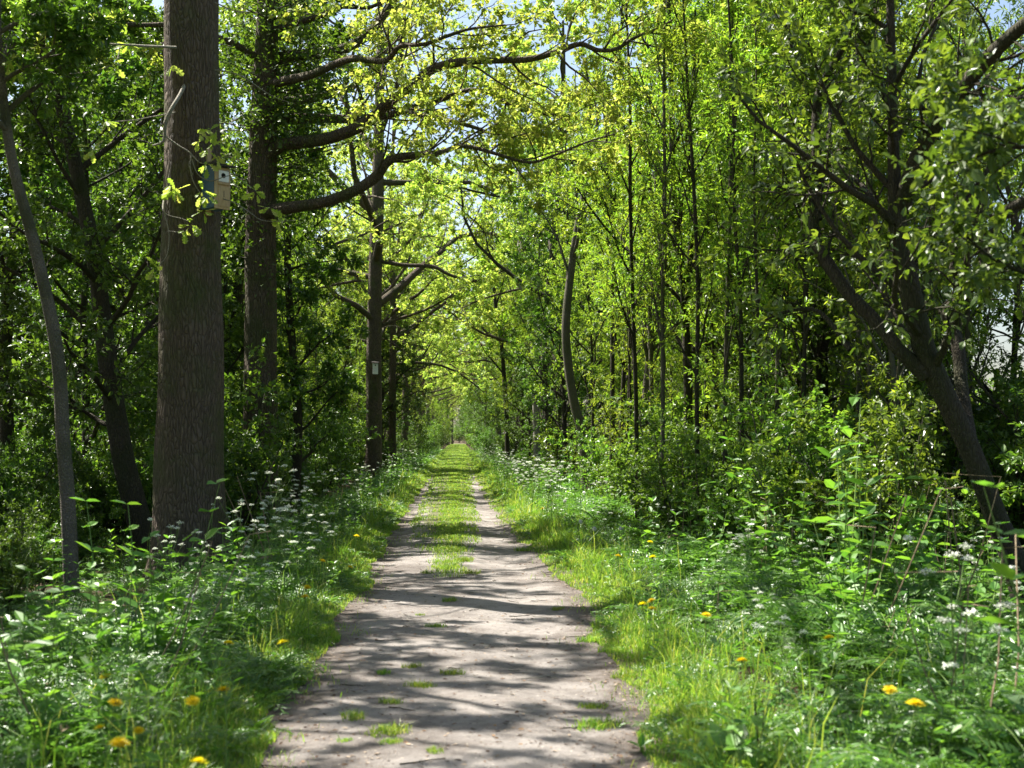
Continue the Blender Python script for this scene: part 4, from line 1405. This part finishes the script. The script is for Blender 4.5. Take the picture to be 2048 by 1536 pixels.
for t in ([(372, 165, 9, 13.75), (360, 190, 8, 13.65), (345, 215, 8.5), (331, 245, 8.5), (327, 282, 6), (305, 291, 3)],
          [(330, 272, 4), (355, 290, 3.5), (378, 304, 3), (384, 312, 2.5)],
          [(382, 308, 2.6), (381, 340, 2.2), (388, 366, 2), (400, 385, 1.6), (408, 395, 1.2)],
          [(384, 318, 2.4), (395, 348, 2.2), (420, 362, 2.2), (445, 355, 2), (462, 350, 1.5), (480, 350, 1)],
          [(384, 310, 2.2), (396, 323, 2), (408, 327, 2), (425, 321, 1.8), (440, 314, 1.8), (465, 316, 1.5), (486, 322, 1)],
          [(458, 352, 1.5), (470, 368, 1.3), (478, 380, 1)],
          [(328, 398, 4, 13.8), (326, 420, 2.4), (338, 431, 2), (362, 437, 1.8), (376, 442, 1.2)],
          [(326, 418, 2.2), (336, 455, 2), (338, 480, 1.8), (333, 512, 1.5), (313, 535, 1)],
          [(337, 462, 1.8), (352, 464, 1.6), (368, 463, 1.2)],
          [(425, 395, 3, 13.75), (462, 402, 2.2), (500, 425, 2), (522, 440, 1.8), (556, 443, 1.5), (592, 440, 1)],
          [(452, 340, 1.5), (490, 365, 1.5), (512, 382, 1)],
          [(384, 312, 2), (378, 330, 1.6), (386, 350, 1.2)],
          [(352, 95, 6, 13.7), (290, 92, 5, 13.2), (215, 88, 4, 12.8), (150, 90, 3, 12.6), (60, 100, 2.2, 12.5), (0, 125, 1.6, 12.4)],
          [(205, 88, 2.5, 12.8), (205, 60, 2, 12.7), (240, 30, 1.4, 12.6)],
          [(240, 90, 2.6, 13), (225, 130, 2.2, 12.8), (140, 148, 1.8, 12.7), (20, 146, 1.2, 12.6)],
          [(350, 225, 3, 13.7), (270, 240, 2.2, 13.4), (205, 250, 1.6, 13.2), (180, 300, 1.2, 13.1)],
          [(430, 140, 3, 13.8), (480, 150, 2.2, 13.6), (540, 190, 1.8, 13.5), (590, 208, 1.2, 13.4)],
          [(430, 5, 3, 13.8), (470, 22, 2.2, 13.6), (500, 28, 1.2, 13.5)]):
    twig(t)
SP.shift(ft)
link('sprout_twig', SP.build('sprout_twig', [M['pale_bark']]), oak_one)
pos, ax = [], []
rr = np.random.default_rng(5)
for px, py, n, d in [(342, 372, 7, 13.5), (352, 384, 8, 13.5), (380, 452, 7, 13.5), (373, 463, 7, 13.5), (406, 425, 7, 13.5), (312, 536, 6, 13.5), (398, 285, 7, 13.5), (425, 290, 7, 13.5), (412, 300, 5, 13.5), (414, 330, 8, 13.45),
                     (434, 263, 5, 13.5), (432, 310, 4, 13.5), (405, 383, 6, 13.3), (412, 396, 8, 13.3), (511, 385, 9, 13.5), (536, 418, 8, 13.5), (552, 440, 8, 13.5), (470, 303, 5, 13.5), (420, 262, 6, 13.5),
                     (55, 98, 18, 12.5), (75, 90, 16, 12.5), (132, 95, 14, 12.6), (162, 92, 16, 12.6), (200, 58, 18, 12.7), (208, 95, 12, 12.8), (238, 38, 16, 12.6), (222, 130, 8, 12.8), (110, 66, 12, 12.6), (20, 122, 14, 12.4),
                     (186, 300, 9, 13.1), (210, 245, 8, 13.2), (30, 145, 10, 12.6), (255, 92, 10, 13), (345, 130, 5, 13.6)]:
    c = at(px, py, d)
    for _ in range(n):
        o = rr.normal(size=3)
        o /= np.linalg.norm(o)
        pos.append(np.array(tuple(c - ft)) + o * rr.uniform(0.005, 0.05))
        ax.append(o * 0.9 + np.array((0, 0, -0.55)))
pos, ax = np.array(pos), np.array(ax)
v, f = leaves_np(pos, ax, np.array((0, -0.3, 0.9)) + rr.normal(size=pos.shape) * 0.5, 0.098 * np.clip(rr.normal(1, 0.25, len(pos)), 0.5, 1.5), LEAF_OAK)
link('sprout_leaves', mesh_np('sprout_leaves', v, [f], [M['oak_leaf']]), oak_one)


# ------------------------------------------------------------------ cow parsley in flower
def umbel_parts(P, c, r, seed, up):
    q = np.random.default_rng(seed)
    pos, ax, sz, nr = [], [], [], []
    n = 11
    for i in range(n):
        a = i * 2.4
        rad = r * math.sqrt((i + 0.5) / n)
        tip = c + np.array((rad * math.cos(a), rad * math.sin(a), r * (0.35 + 0.65 * math.sqrt(max(0, 1 - (rad / r) ** 2 * 0.9)))))
        P.tube([c, tip], [0.0009, 0.0006], 3, 1)
        for k in range(6):
            o = q.normal(size=3) * 0.4
            b = k * 1.2566 + i
            pos.append(tip + o * 0.010)
            ax.append((math.cos(b), math.sin(b), q.normal(0.1, 0.3)))
            nr.append((q.normal(0, 0.9), q.normal(0, 0.9), 0.8))
            sz.append(q.uniform(0.008, 0.014))
    v, f = leaves_np(np.array(pos), np.array(ax, float), np.array(nr, float), np.array(sz), LEAF_OBOV)
    P.add(v, f, 0)


def make_parsley(seed, H, nb):
    q = np.random.default_rng(seed)
    root = empty('cow_parsley', (0, 0, 0), 'x', 'wild plant')
    st = Parts()
    top = np.array((q.normal(0, 0.06), q.normal(0, 0.06), H))
    main = np.array([top * t + np.array((0.02 * math.sin(4 * t + seed), 0.015 * math.sin(5 * t), 0)) for t in np.linspace(0, 1, 8)])
    st.tube(main, np.linspace(0.0055, 0.0022, 8), 5)
    tips = [main[-1]]
    for b in range(nb):
        t = 0.5 + 0.4 * b / nb
        p = main[int(t * 7)]
        a = b * 2.4 + q.uniform(-0.4, 0.4)
        e = p + np.array((math.cos(a), math.sin(a), 1.5)) * (H * 0.20 * q.uniform(0.8, 1.3))
        m_ = (p + e) / 2 + np.array((math.cos(a), math.sin(a), 0)) * 0.02
        st.tube([p, m_, e], [0.0026, 0.002, 0.0014], 4)
        tips.append(e)
    link('stem', st.build('stem', [M['stem']]), root)
    L = []
    for k in range(6):
        L.append((frond(seed * 13 + k, q.uniform(0.24, 0.40), 0), rz(q.uniform(0, 6.28)), np.array((0, 0, 0.0))))
    for k in range(4):
        L.append((frond(seed * 17 + k, q.uniform(0.13, 0.22), 1), rz(q.uniform(0, 6.28)), main[2 + k]))
    link('leaves', merge(L).build('leaves', [M['herb_leaf'], M['stem']], False), root)
    for i, t in enumerate(tips):
        U = Parts()
        umbel_parts(U, t, q.uniform(0.022, 0.036), seed * 7 + i, None)
        link('umbel', U.build('umbel', [M['umbel'], M['stem']], False), root)
    return root


for i, (H, nb) in enumerate(((0.62, 4), (0.78, 6), (0.9, 7), (0.7, 5))):
    protos['parsley%d' % i] = make_parsley(200 + i, H, nb)


def parsley(x, y, sc, label, group, v=None):
    plant('parsley%d' % (rnd.randrange(4) if v is None else v), x, y, sc, label, group)


p = at(1890, 1330, 6.2)
parsley(p.x, p.y, 1.05, 'tallest cow parsley of the right verge, thick pale stem beside dark shade', None, 2)
p = at(2005, 1330, 5.4)
parsley(p.x, p.y, 1.0, 'cow parsley cut by the right edge of the picture', None, 1)
p = at(1560, 1330, 7.0)
parsley(p.x, p.y, 0.8, 'cow parsley with the fullest white head amid the right verge herbs', None, 3)
for px, d, sc in ((470, 12.6, 0.95), (505, 12.8, 1.1), (548, 14.0, 1.15), (560, 14.6, 1.2), (580, 13.5, 1.1), (560, 11.6, 0.95), (600, 12, 0.9), (625, 13, 0.9), (640, 15, 1.0), (610, 16.5, 1.1), (575, 17, 1.15)):
    p = at(px, 1000, d)
    parsley(p.x, p.y, sc, 'white flowering cow parsley in the tall clump before the second oak', 'cow parsley clump before the second oak')
for k in range(14):
    y = rnd.uniform(9.5, 17)
    parsley(float(path_left(np.array(y))) - rnd.uniform(0.3, 1.7), y, rnd.uniform(0.6, 0.95), 'white flowering cow parsley scattered on the left verge', 'cow parsley on the left verge')
for k in range(12):
    y = rnd.uniform(8, 16)
    parsley(float(path_right(np.array(y))) + rnd.uniform(0.6, 3.2), y, rnd.uniform(0.6, 0.95), 'green topped cow parsley rising from the right verge herbs', 'cow parsley on the right verge')
for k in range(62):
    y = 18 + 70 * rnd.random() ** 1.2
    parsley(float(path_right(np.array(y))) + 0.35 + 1.5 * rnd.random() ** 1.3, y, rnd.uniform(0.8, 1.25), 'cow parsley in the white flowering drift along the right side of the track', 'white cow parsley drift beside the track')
for k in range(36):
    y = 18 + 45 * rnd.random()
    parsley(float(path_left(np.array(y))) - 0.4 - 1.2 * rnd.random(), y, rnd.uniform(0.7, 1.1), 'cow parsley farther along the left side of the track', 'far cow parsley left of the track')


# ------------------------------------------------------------------ dandelions
def make_dandelion(seed):
    q = np.random.default_rng(seed)
    root = empty('dandelion', (0, 0, 0), 'x', 'flower')
    P = Parts()
    P.tube([(0, 0, -0.3), (0.012, 0, -0.12), (0, 0.004, 0)], [0.0025, 0.0022, 0.0022], 5)
    link('stem', P.build('stem', [M['stem']]), root)
    pos, ax, nr, sz = [], [], [], []
    for ring, (n, ln, el) in enumerate(((20, 0.030, 0.12), (17, 0.025, 0.40), (13, 0.019, 0.75), (8, 0.013, 1.15))):
        for k in range(n):
            a = k * 6.283 / n + ring * 0.17 + q.normal(0, 0.05)
            pos.append((0.002 * math.cos(a), 0.002 * math.sin(a), 0.003 + 0.0022 * ring))
            ax.append((math.cos(a) * math.cos(el), math.sin(a) * math.cos(el), math.sin(el) + q.normal(0, 0.06)))
            nr.append((-math.cos(a) * math.sin(el), -math.sin(a) * math.sin(el), math.cos(el)))
            sz.append(ln * q.uniform(0.9, 1.1))
    tm = (LEAF_LANCE[0] * np.array((1, 0.9, 0.5)), LEAF_LANCE[1])
    v, f = leaves_np(np.array(pos), np.array(ax), np.array(nr), np.array(sz), tm)
    link('flower_head', mesh_np('flower_head', v, [f], [M['yellow']]), root)
    cal = Parts()
    cal.tube([(0, 0, -0.009), (0, 0, -0.004), (0, 0, 0.003)], [0.003, 0.0075, 0.006], 8)
    link('calyx', cal.build('calyx', [M['stem']]), root)
    return root


def make_clock(seed):
    q = np.random.default_rng(seed)
    root = empty('dandelion_clock', (0, 0, 0), 'x', 'flower')
    P = Parts()
    P.tube([(0, 0, -0.34), (0.01, 0, -0.15), (0, 0, 0)], [0.0024, 0.002, 0.0018], 5)
    link('stem', P.build('stem', [M['stem']]), root)
    C_ = Parts()
    n = 150
    tips, dirs = [], []
    for i in range(n):
        z = 1 - 2 * (i + 0.5) / n
        a = i * 2.39996
        d = np.array((math.sqrt(1 - z * z) * math.cos(a), math.sqrt(1 - z * z) * math.sin(a), z))
        tips.append(d * 0.022)
        dirs.append(d)
    tips, dirs = np.array(tips), np.array(dirs)
    for k in range(5):
        e = norm(q.normal(size=(n, 3)))
        t_ = norm(e - dirs * (e * dirs).sum(1, keepdims=True))
        v, f = leaves_np(tips, t_ * 0.8 + dirs * 0.45, dirs, np.full(n, 0.0085), LEAF_LANCE)
        C_.add(v, f)
    v, f = leaves_np(dirs * 0.003, dirs, norm(q.normal(size=(n, 3))), np.full(n, 0.019), (LEAF_LANCE[0] * np.array((1, 0.1, 1)), LEAF_LANCE[1]))
    C_.add(v, f)
    link('seed_head', C_.build('seed_head', [M['clock']], False), root)
    return root


protos['dandelion0'] = make_dandelion(1)
protos['dandelion1'] = make_dandelion(2)
protos['clock0'] = make_clock(3)


def flower_at(key, px, py, hz, sc, label, group):
    hz += 0.08
    d = (1.5 - hz) / ((py - 872) / FPX)
    p = at(px, py, d)
    root = plant(key, p.x, p.y, sc, label, group)
    root.location.z = p.z
    root.rotation_euler = (rnd.uniform(-0.25, 0.45), rnd.uniform(-0.3, 0.3), rnd.uniform(0, 6.28))
    return root


for i, (px, py, hz, sc) in enumerate(((238, 1490, 0.36, 1.25), (397, 1527, 0.28, 1.1), (447, 1383, 0.32, 1.15), (230, 1408, 0.34, 1.1), (385, 1404, 0.32, 1.1), (212, 1357, 0.34, 1.1), (457, 1288, 0.30, 1.0), (565, 1287, 0.30, 1.1), (610, 1195, 0.30, 1.1),
                                      (614, 1176, 0.30, 1.1), (645, 1123, 0.30, 1.1), (713, 1073, 0.3, 1.2), (200, 1458, 0.34, 0.8), (277, 1463, 0.32, 0.8), (700, 1135, 0.2, 1.0), (760, 1010, 0.28, 1.2))):
    lab, gr = 'yellow dandelion among the herbs of the left verge', 'yellow dandelions on the left verge'
    if i == 0:
        lab, gr = 'largest yellow dandelion, wide open, low in the left corner of the picture', None
    if i == 2:
        lab, gr = 'bright yellow dandelion tilted sideways near the middle of the left verge', None
    flower_at('dandelion%d' % (i % 2), px, py, hz, sc, lab, gr)
for i, (px, py, hz, sc) in enumerate(((1830, 1411, 0.40, 1.25), (1285, 1210, 0.28, 1.1), (1303, 1203, 0.30, 1.1), (1304, 1219, 0.27, 1.1), (1412, 1232, 0.36, 1.1), (1300, 1085, 0.36, 1.1), (1305, 1115, 0.34, 1.1), (1657, 1278, 0.40, 1.0), (1780, 1382, 0.40, 1.0),
                                      (1236, 1113, 0.30, 1.1), (1484, 1323, 0.34, 1.0), (1085, 1018, 0.2, 1.2), (1310, 1025, 0.4, 1.1))):
    lab, gr = 'yellow dandelion among the herbs of the right verge', 'yellow dandelions on the right verge'
    if i == 0:
        lab, gr = 'large lone yellow dandelion low among the herbs toward the right corner', None
    flower_at('dandelion%d' % (i % 2), px, py, hz, sc, lab, gr)
flower_at('clock0', 381, 1197, 0.38, 1.15, 'white dandelion clock standing before the foot of the thickest oak', None)
for px, py in ((1243, 1056), (1189, 1058), (1161, 1043), (1168, 985), (1130, 1002)):
    flower_at('clock0', px, py, 0.30, 1.1, 'white dandelion clock in the long grass of the right verge', 'dandelion clocks on the right verge')


# ------------------------------------------------------------------ tufts, twigs and chips on the path
def make_tuft(seed, n, w_):
    q = np.random.default_rng(seed)
    global RNG
    keep = RNG
    RNG = q
    x = np.clip(q.normal(0, 0.045, n), -0.07, 0.07) * w_
    y = np.clip(q.normal(0, 0.03, n), -0.045, 0.045) * w_
    v, a4, a3 = blades(np.stack([x, y, np.full(n, -0.004)], 1), q.uniform(0.02, 0.055, n), q.uniform(0.003, 0.005, n), q.uniform(0.3, 1.1, n))
    RNG = keep
    return mesh_np('grass_tuft', v, [a4, a3], [M['grass']])


def ground_at(px, py):
    d = 1.46 / ((py - 872) / FPX)
    return at(px, py, d)


def lone(name, me, p, rzv, sc, label, cat, group=None):
    o = link(name, me)
    o.location = p
    o.rotation_euler = (0, 0, rzv)
    o.scale = (sc, sc, sc)
    return tag(o, label, cat, group)


tm = [make_tuft(300 + i, 150 + 40 * i, 1.0 + 0.15 * i) for i in range(3)]
for i, (px, py, sc) in enumerate(((905, 1357, 1.0), (768, 1355, 0.7), (840, 1382, 0.9), (783, 1416, 0.9), (705, 1447, 1.0), (775, 1480, 1.2), (825, 1343, 0.9), (900, 1207, 1.0), (872, 1262, 0.8), (840, 1236, 0.5), (1115, 1223, 0.8), (1195, 1463, 1.35),
                                  (1255, 1362, 1.3), (1180, 1290, 1.0), (895, 1140, 1.5), (940, 1152, 1.5), (855, 1150, 1.0), (930, 1128, 1.5), (1045, 1105, 1.5), (1222, 1310, 1.0), (1185, 1420, 0.8), (690, 1495, 0.5), (870, 1518, 0.6), (780, 1500, 0.6), (1265, 1300, 1.5))):
    g = ground_at(px, py)
    z = float(path_z(np.array(g.x), np.array(g.y)))
    big = i == 11
    lone('grass_tuft', tm[i % 3], (g.x, g.y, z), rnd.uniform(0, 6.28), sc, 'widest green grass tuft on the bare earth, close to the right edge of the path' if big else 'small green grass tuft growing on the bare earth of the path', 'grass tuft', None if big else 'grass tufts on the bare path')

for i in range(34):
    P = Parts()
    q = random.Random(400 + i)
    L = q.uniform(0.07, 0.24)
    n = 5
    pts = [Vector((L * (k / n - 0.5), q.gauss(0, 0.008), 0.004 + abs(q.gauss(0, 0.002)))) for k in range(n + 1)]
    P.tube(pts, np.linspace(0.0035, 0.0018, n + 1), 5)
    if q.random() < 0.5:
        P.tube([pts[2], pts[2] + Vector((0.03, 0.03 * q.choice((-1, 1)), 0.004))], [0.002, 0.001], 4)
    y = q.uniform(6.0, 14)
    x = q.uniform(float(path_left(np.array(y))) + 0.1, float(path_right(np.array(y))) - 0.1)
    lone('fallen_twig', P.build('fallen_twig', [M['dark_bark'] if i % 3 else M['pale_bark']]), (x, y, float(path_z(np.array(x), np.array(y)))), q.gauss(0, 0.6), 1.0, 'thin broken twig lying on the bare earth path', 'twig', 'fallen twigs on the path')

n = 9000
y = scatter_y(n, 5.6, 26.0)
u = RNG.uniform(0, 1, n)
x = path_left(y) + (path_right(y) - path_left(y)) * np.where(RNG.uniform(0, 1, n) < 0.65, np.where(u < 0.5, 0.12 * RNG.standard_normal(n) ** 2 * 0.7, 1 - 0.12 * RNG.standard_normal(n) ** 2 * 0.7), u)
z = path_z(x, y)
litter_mat = leaf_mat('dry_leaf_and_bark_chips', [(0.05, 0.03, 0.018), (0.12, 0.075, 0.045), (0.22, 0.15, 0.09), (0.42, 0.34, 0.25), (0.09, 0.06, 0.04)], (1, 1, 1), 0.1, 0.8, 0.2)
a = RNG.uniform(0, 6.283, n)
v, f = leaves_np(np.stack([x, y, z + 0.003], 1), np.stack([np.cos(a), np.sin(a), RNG.normal(0.08, 0.12, n)], 1), np.array((0, 0, 1.0)) + RNG.normal(size=(n, 3)) * 0.25, 0.007 + 0.028 * RNG.uniform(0, 1, n) ** 2.2, LEAF_OVATE)
tag(link('leaf_litter', mesh_np('leaf_litter', v, [f], [litter_mat])), kind='stuff')

# seedling at the right edge of the path, dock leaves, dead branch and stalk
q = np.random.default_rng(9)
g = ground_at(1280, 1512)
root = empty('seedling', (g.x, g.y, float(path_z(np.array(g.x), np.array(g.y)))), 'broad leaved seedling on the bare earth near the lower right edge of the path', 'wild plant')
P = Parts()
P.tube([(0, 0, 0), (0.004, 0, 0.03)], [0.0025, 0.0015], 5)
link('stem', P.build('stem', [M['stem']]), root)
v, f = leaves_np(np.array([(0.002, 0, 0.022)] * 4), np.array([(1, 0.1, 0.6), (-1, 0.2, 0.5), (0.1, -1, 0.3), (0.2, 0.2, 1.0)]), np.array([(0, 0, 1), (0, 0, 1), (0, 0, 1), (0, -1, 0.3)], float), np.array([0.075, 0.07, 0.06, 0.065]), LEAF_OVATE)
link('leaves', mesh_np('leaves', v, [f], [M['nettle_leaf']]), root)


def make_dock(seed, nl, L):
    q = np.random.default_rng(seed)
    P = Parts()
    for k in range(nl):
        a = k * 2.4 + q.uniform(-0.3, 0.3)
        el0 = q.uniform(0.9, 1.35)
        n = 8
        pts = np.zeros((n, 3))
        for i in range(1, n):
            e = el0 - 1.1 * (i / n) ** 1.4
            pts[i] = pts[i - 1] + np.array((math.cos(a) * math.cos(e), math.sin(a) * math.cos(e), math.sin(e))) * L * q.uniform(0.95, 1.05) / (n - 1)
        wd = L * 0.13 * np.array([0.08, 0.1, 0.7, 1.0, 1.05, 0.85, 0.5, 0.02])
        s = np.array((-math.sin(a), math.cos(a), 0))
        up = np.array((0, 0, 1.0))
        wave = np.array([0, 0, 0.2, -0.1, 0.2, -0.1, 0.1, 0])
        v = np.concatenate([pts + s * wd[:, None] + up * (wd * (0.35 + wave))[:, None], pts, pts - s * wd[:, None] + up * (wd * (0.35 - wave))[:, None]])
        f = [(i, i + 1, n + i + 1, n + i) for i in range(n - 1)] + [(n + i, n + i + 1, 2 * n + i + 1, 2 * n + i) for i in range(n - 1)]
        P.add(v, f)
    return P.build('dock_plant', [M['nettle_leaf']], True)


for px, py, sc, lab in ((1465, 1560, 1.0, 'broad dock leaves at the bottom of the right verge, by the dead stalk'), (1500, 1500, 0.8, 'smaller dock plant behind the broad dock leaves'), (500, 1470, 0.55, 'dark broad leaved dock on the left verge beside the path grass'), (1640, 1540, 0.9, 'dock plant deep in the lower right herbs')):
    g = ground_at(px, py)
    lone('dock_plant', make_dock(int(px), 7, 0.34), (g.x, g.y, 0.0), 0.0, sc, lab, 'wild plant')
P = Parts()
g = ground_at(1512, 1560)
P.tube([(0, 0, -0.02), (0.01, 0, 0.2), (0.0, 0.01, 0.36)], [0.006, 0.005, 0.003], 6)
P.tube([(0.008, 0, 0.15), (0.03, 0, 0.25), (0.035, 0, 0.33)], [0.003, 0.003, 0.002], 5)
lone('dead_stalk', P.build('dead_stalk', [M['dark_bark']]), (g.x, g.y, 0), 0, 1, 'dark dead stalk standing among the dock leaves of the right verge', 'dead stem')
P = Parts()
c0 = at(220, 1270, 9.2)
for t in ([(175, 1246, 7), (215, 1243, 7), (240, 1260, 7), (263, 1280, 6), (290, 1284, 4), (345, 1284, 2)], [(120, 1310, 4), (200, 1281, 4), (250, 1262, 4), (300, 1228, 3)], [(175, 1246, 4), (210, 1236, 4), (232, 1218, 3)], [(285, 1284, 3), (286, 1320, 2)], [(170, 1290, 4), (225, 1297, 3), (250, 1310, 2)]):
    qq, r_ = pix_poly([(a, b, w__, 9.2 + 0.004 * (a - 220)) for a, b, w__ in t], 9.2)
    qq, r_ = smooth_poly([x - Vector((c0.x, c0.y, 0)) for x in qq], r_, 3)
    P.tube(qq, r_, 5)
lone('dead_branch', P.build('dead_branch', [M['pale_bark']]), (c0.x, c0.y, 0), 0, 1, 'pale dry dead branch caught in the herbs before the slim pale trunk', 'branch')
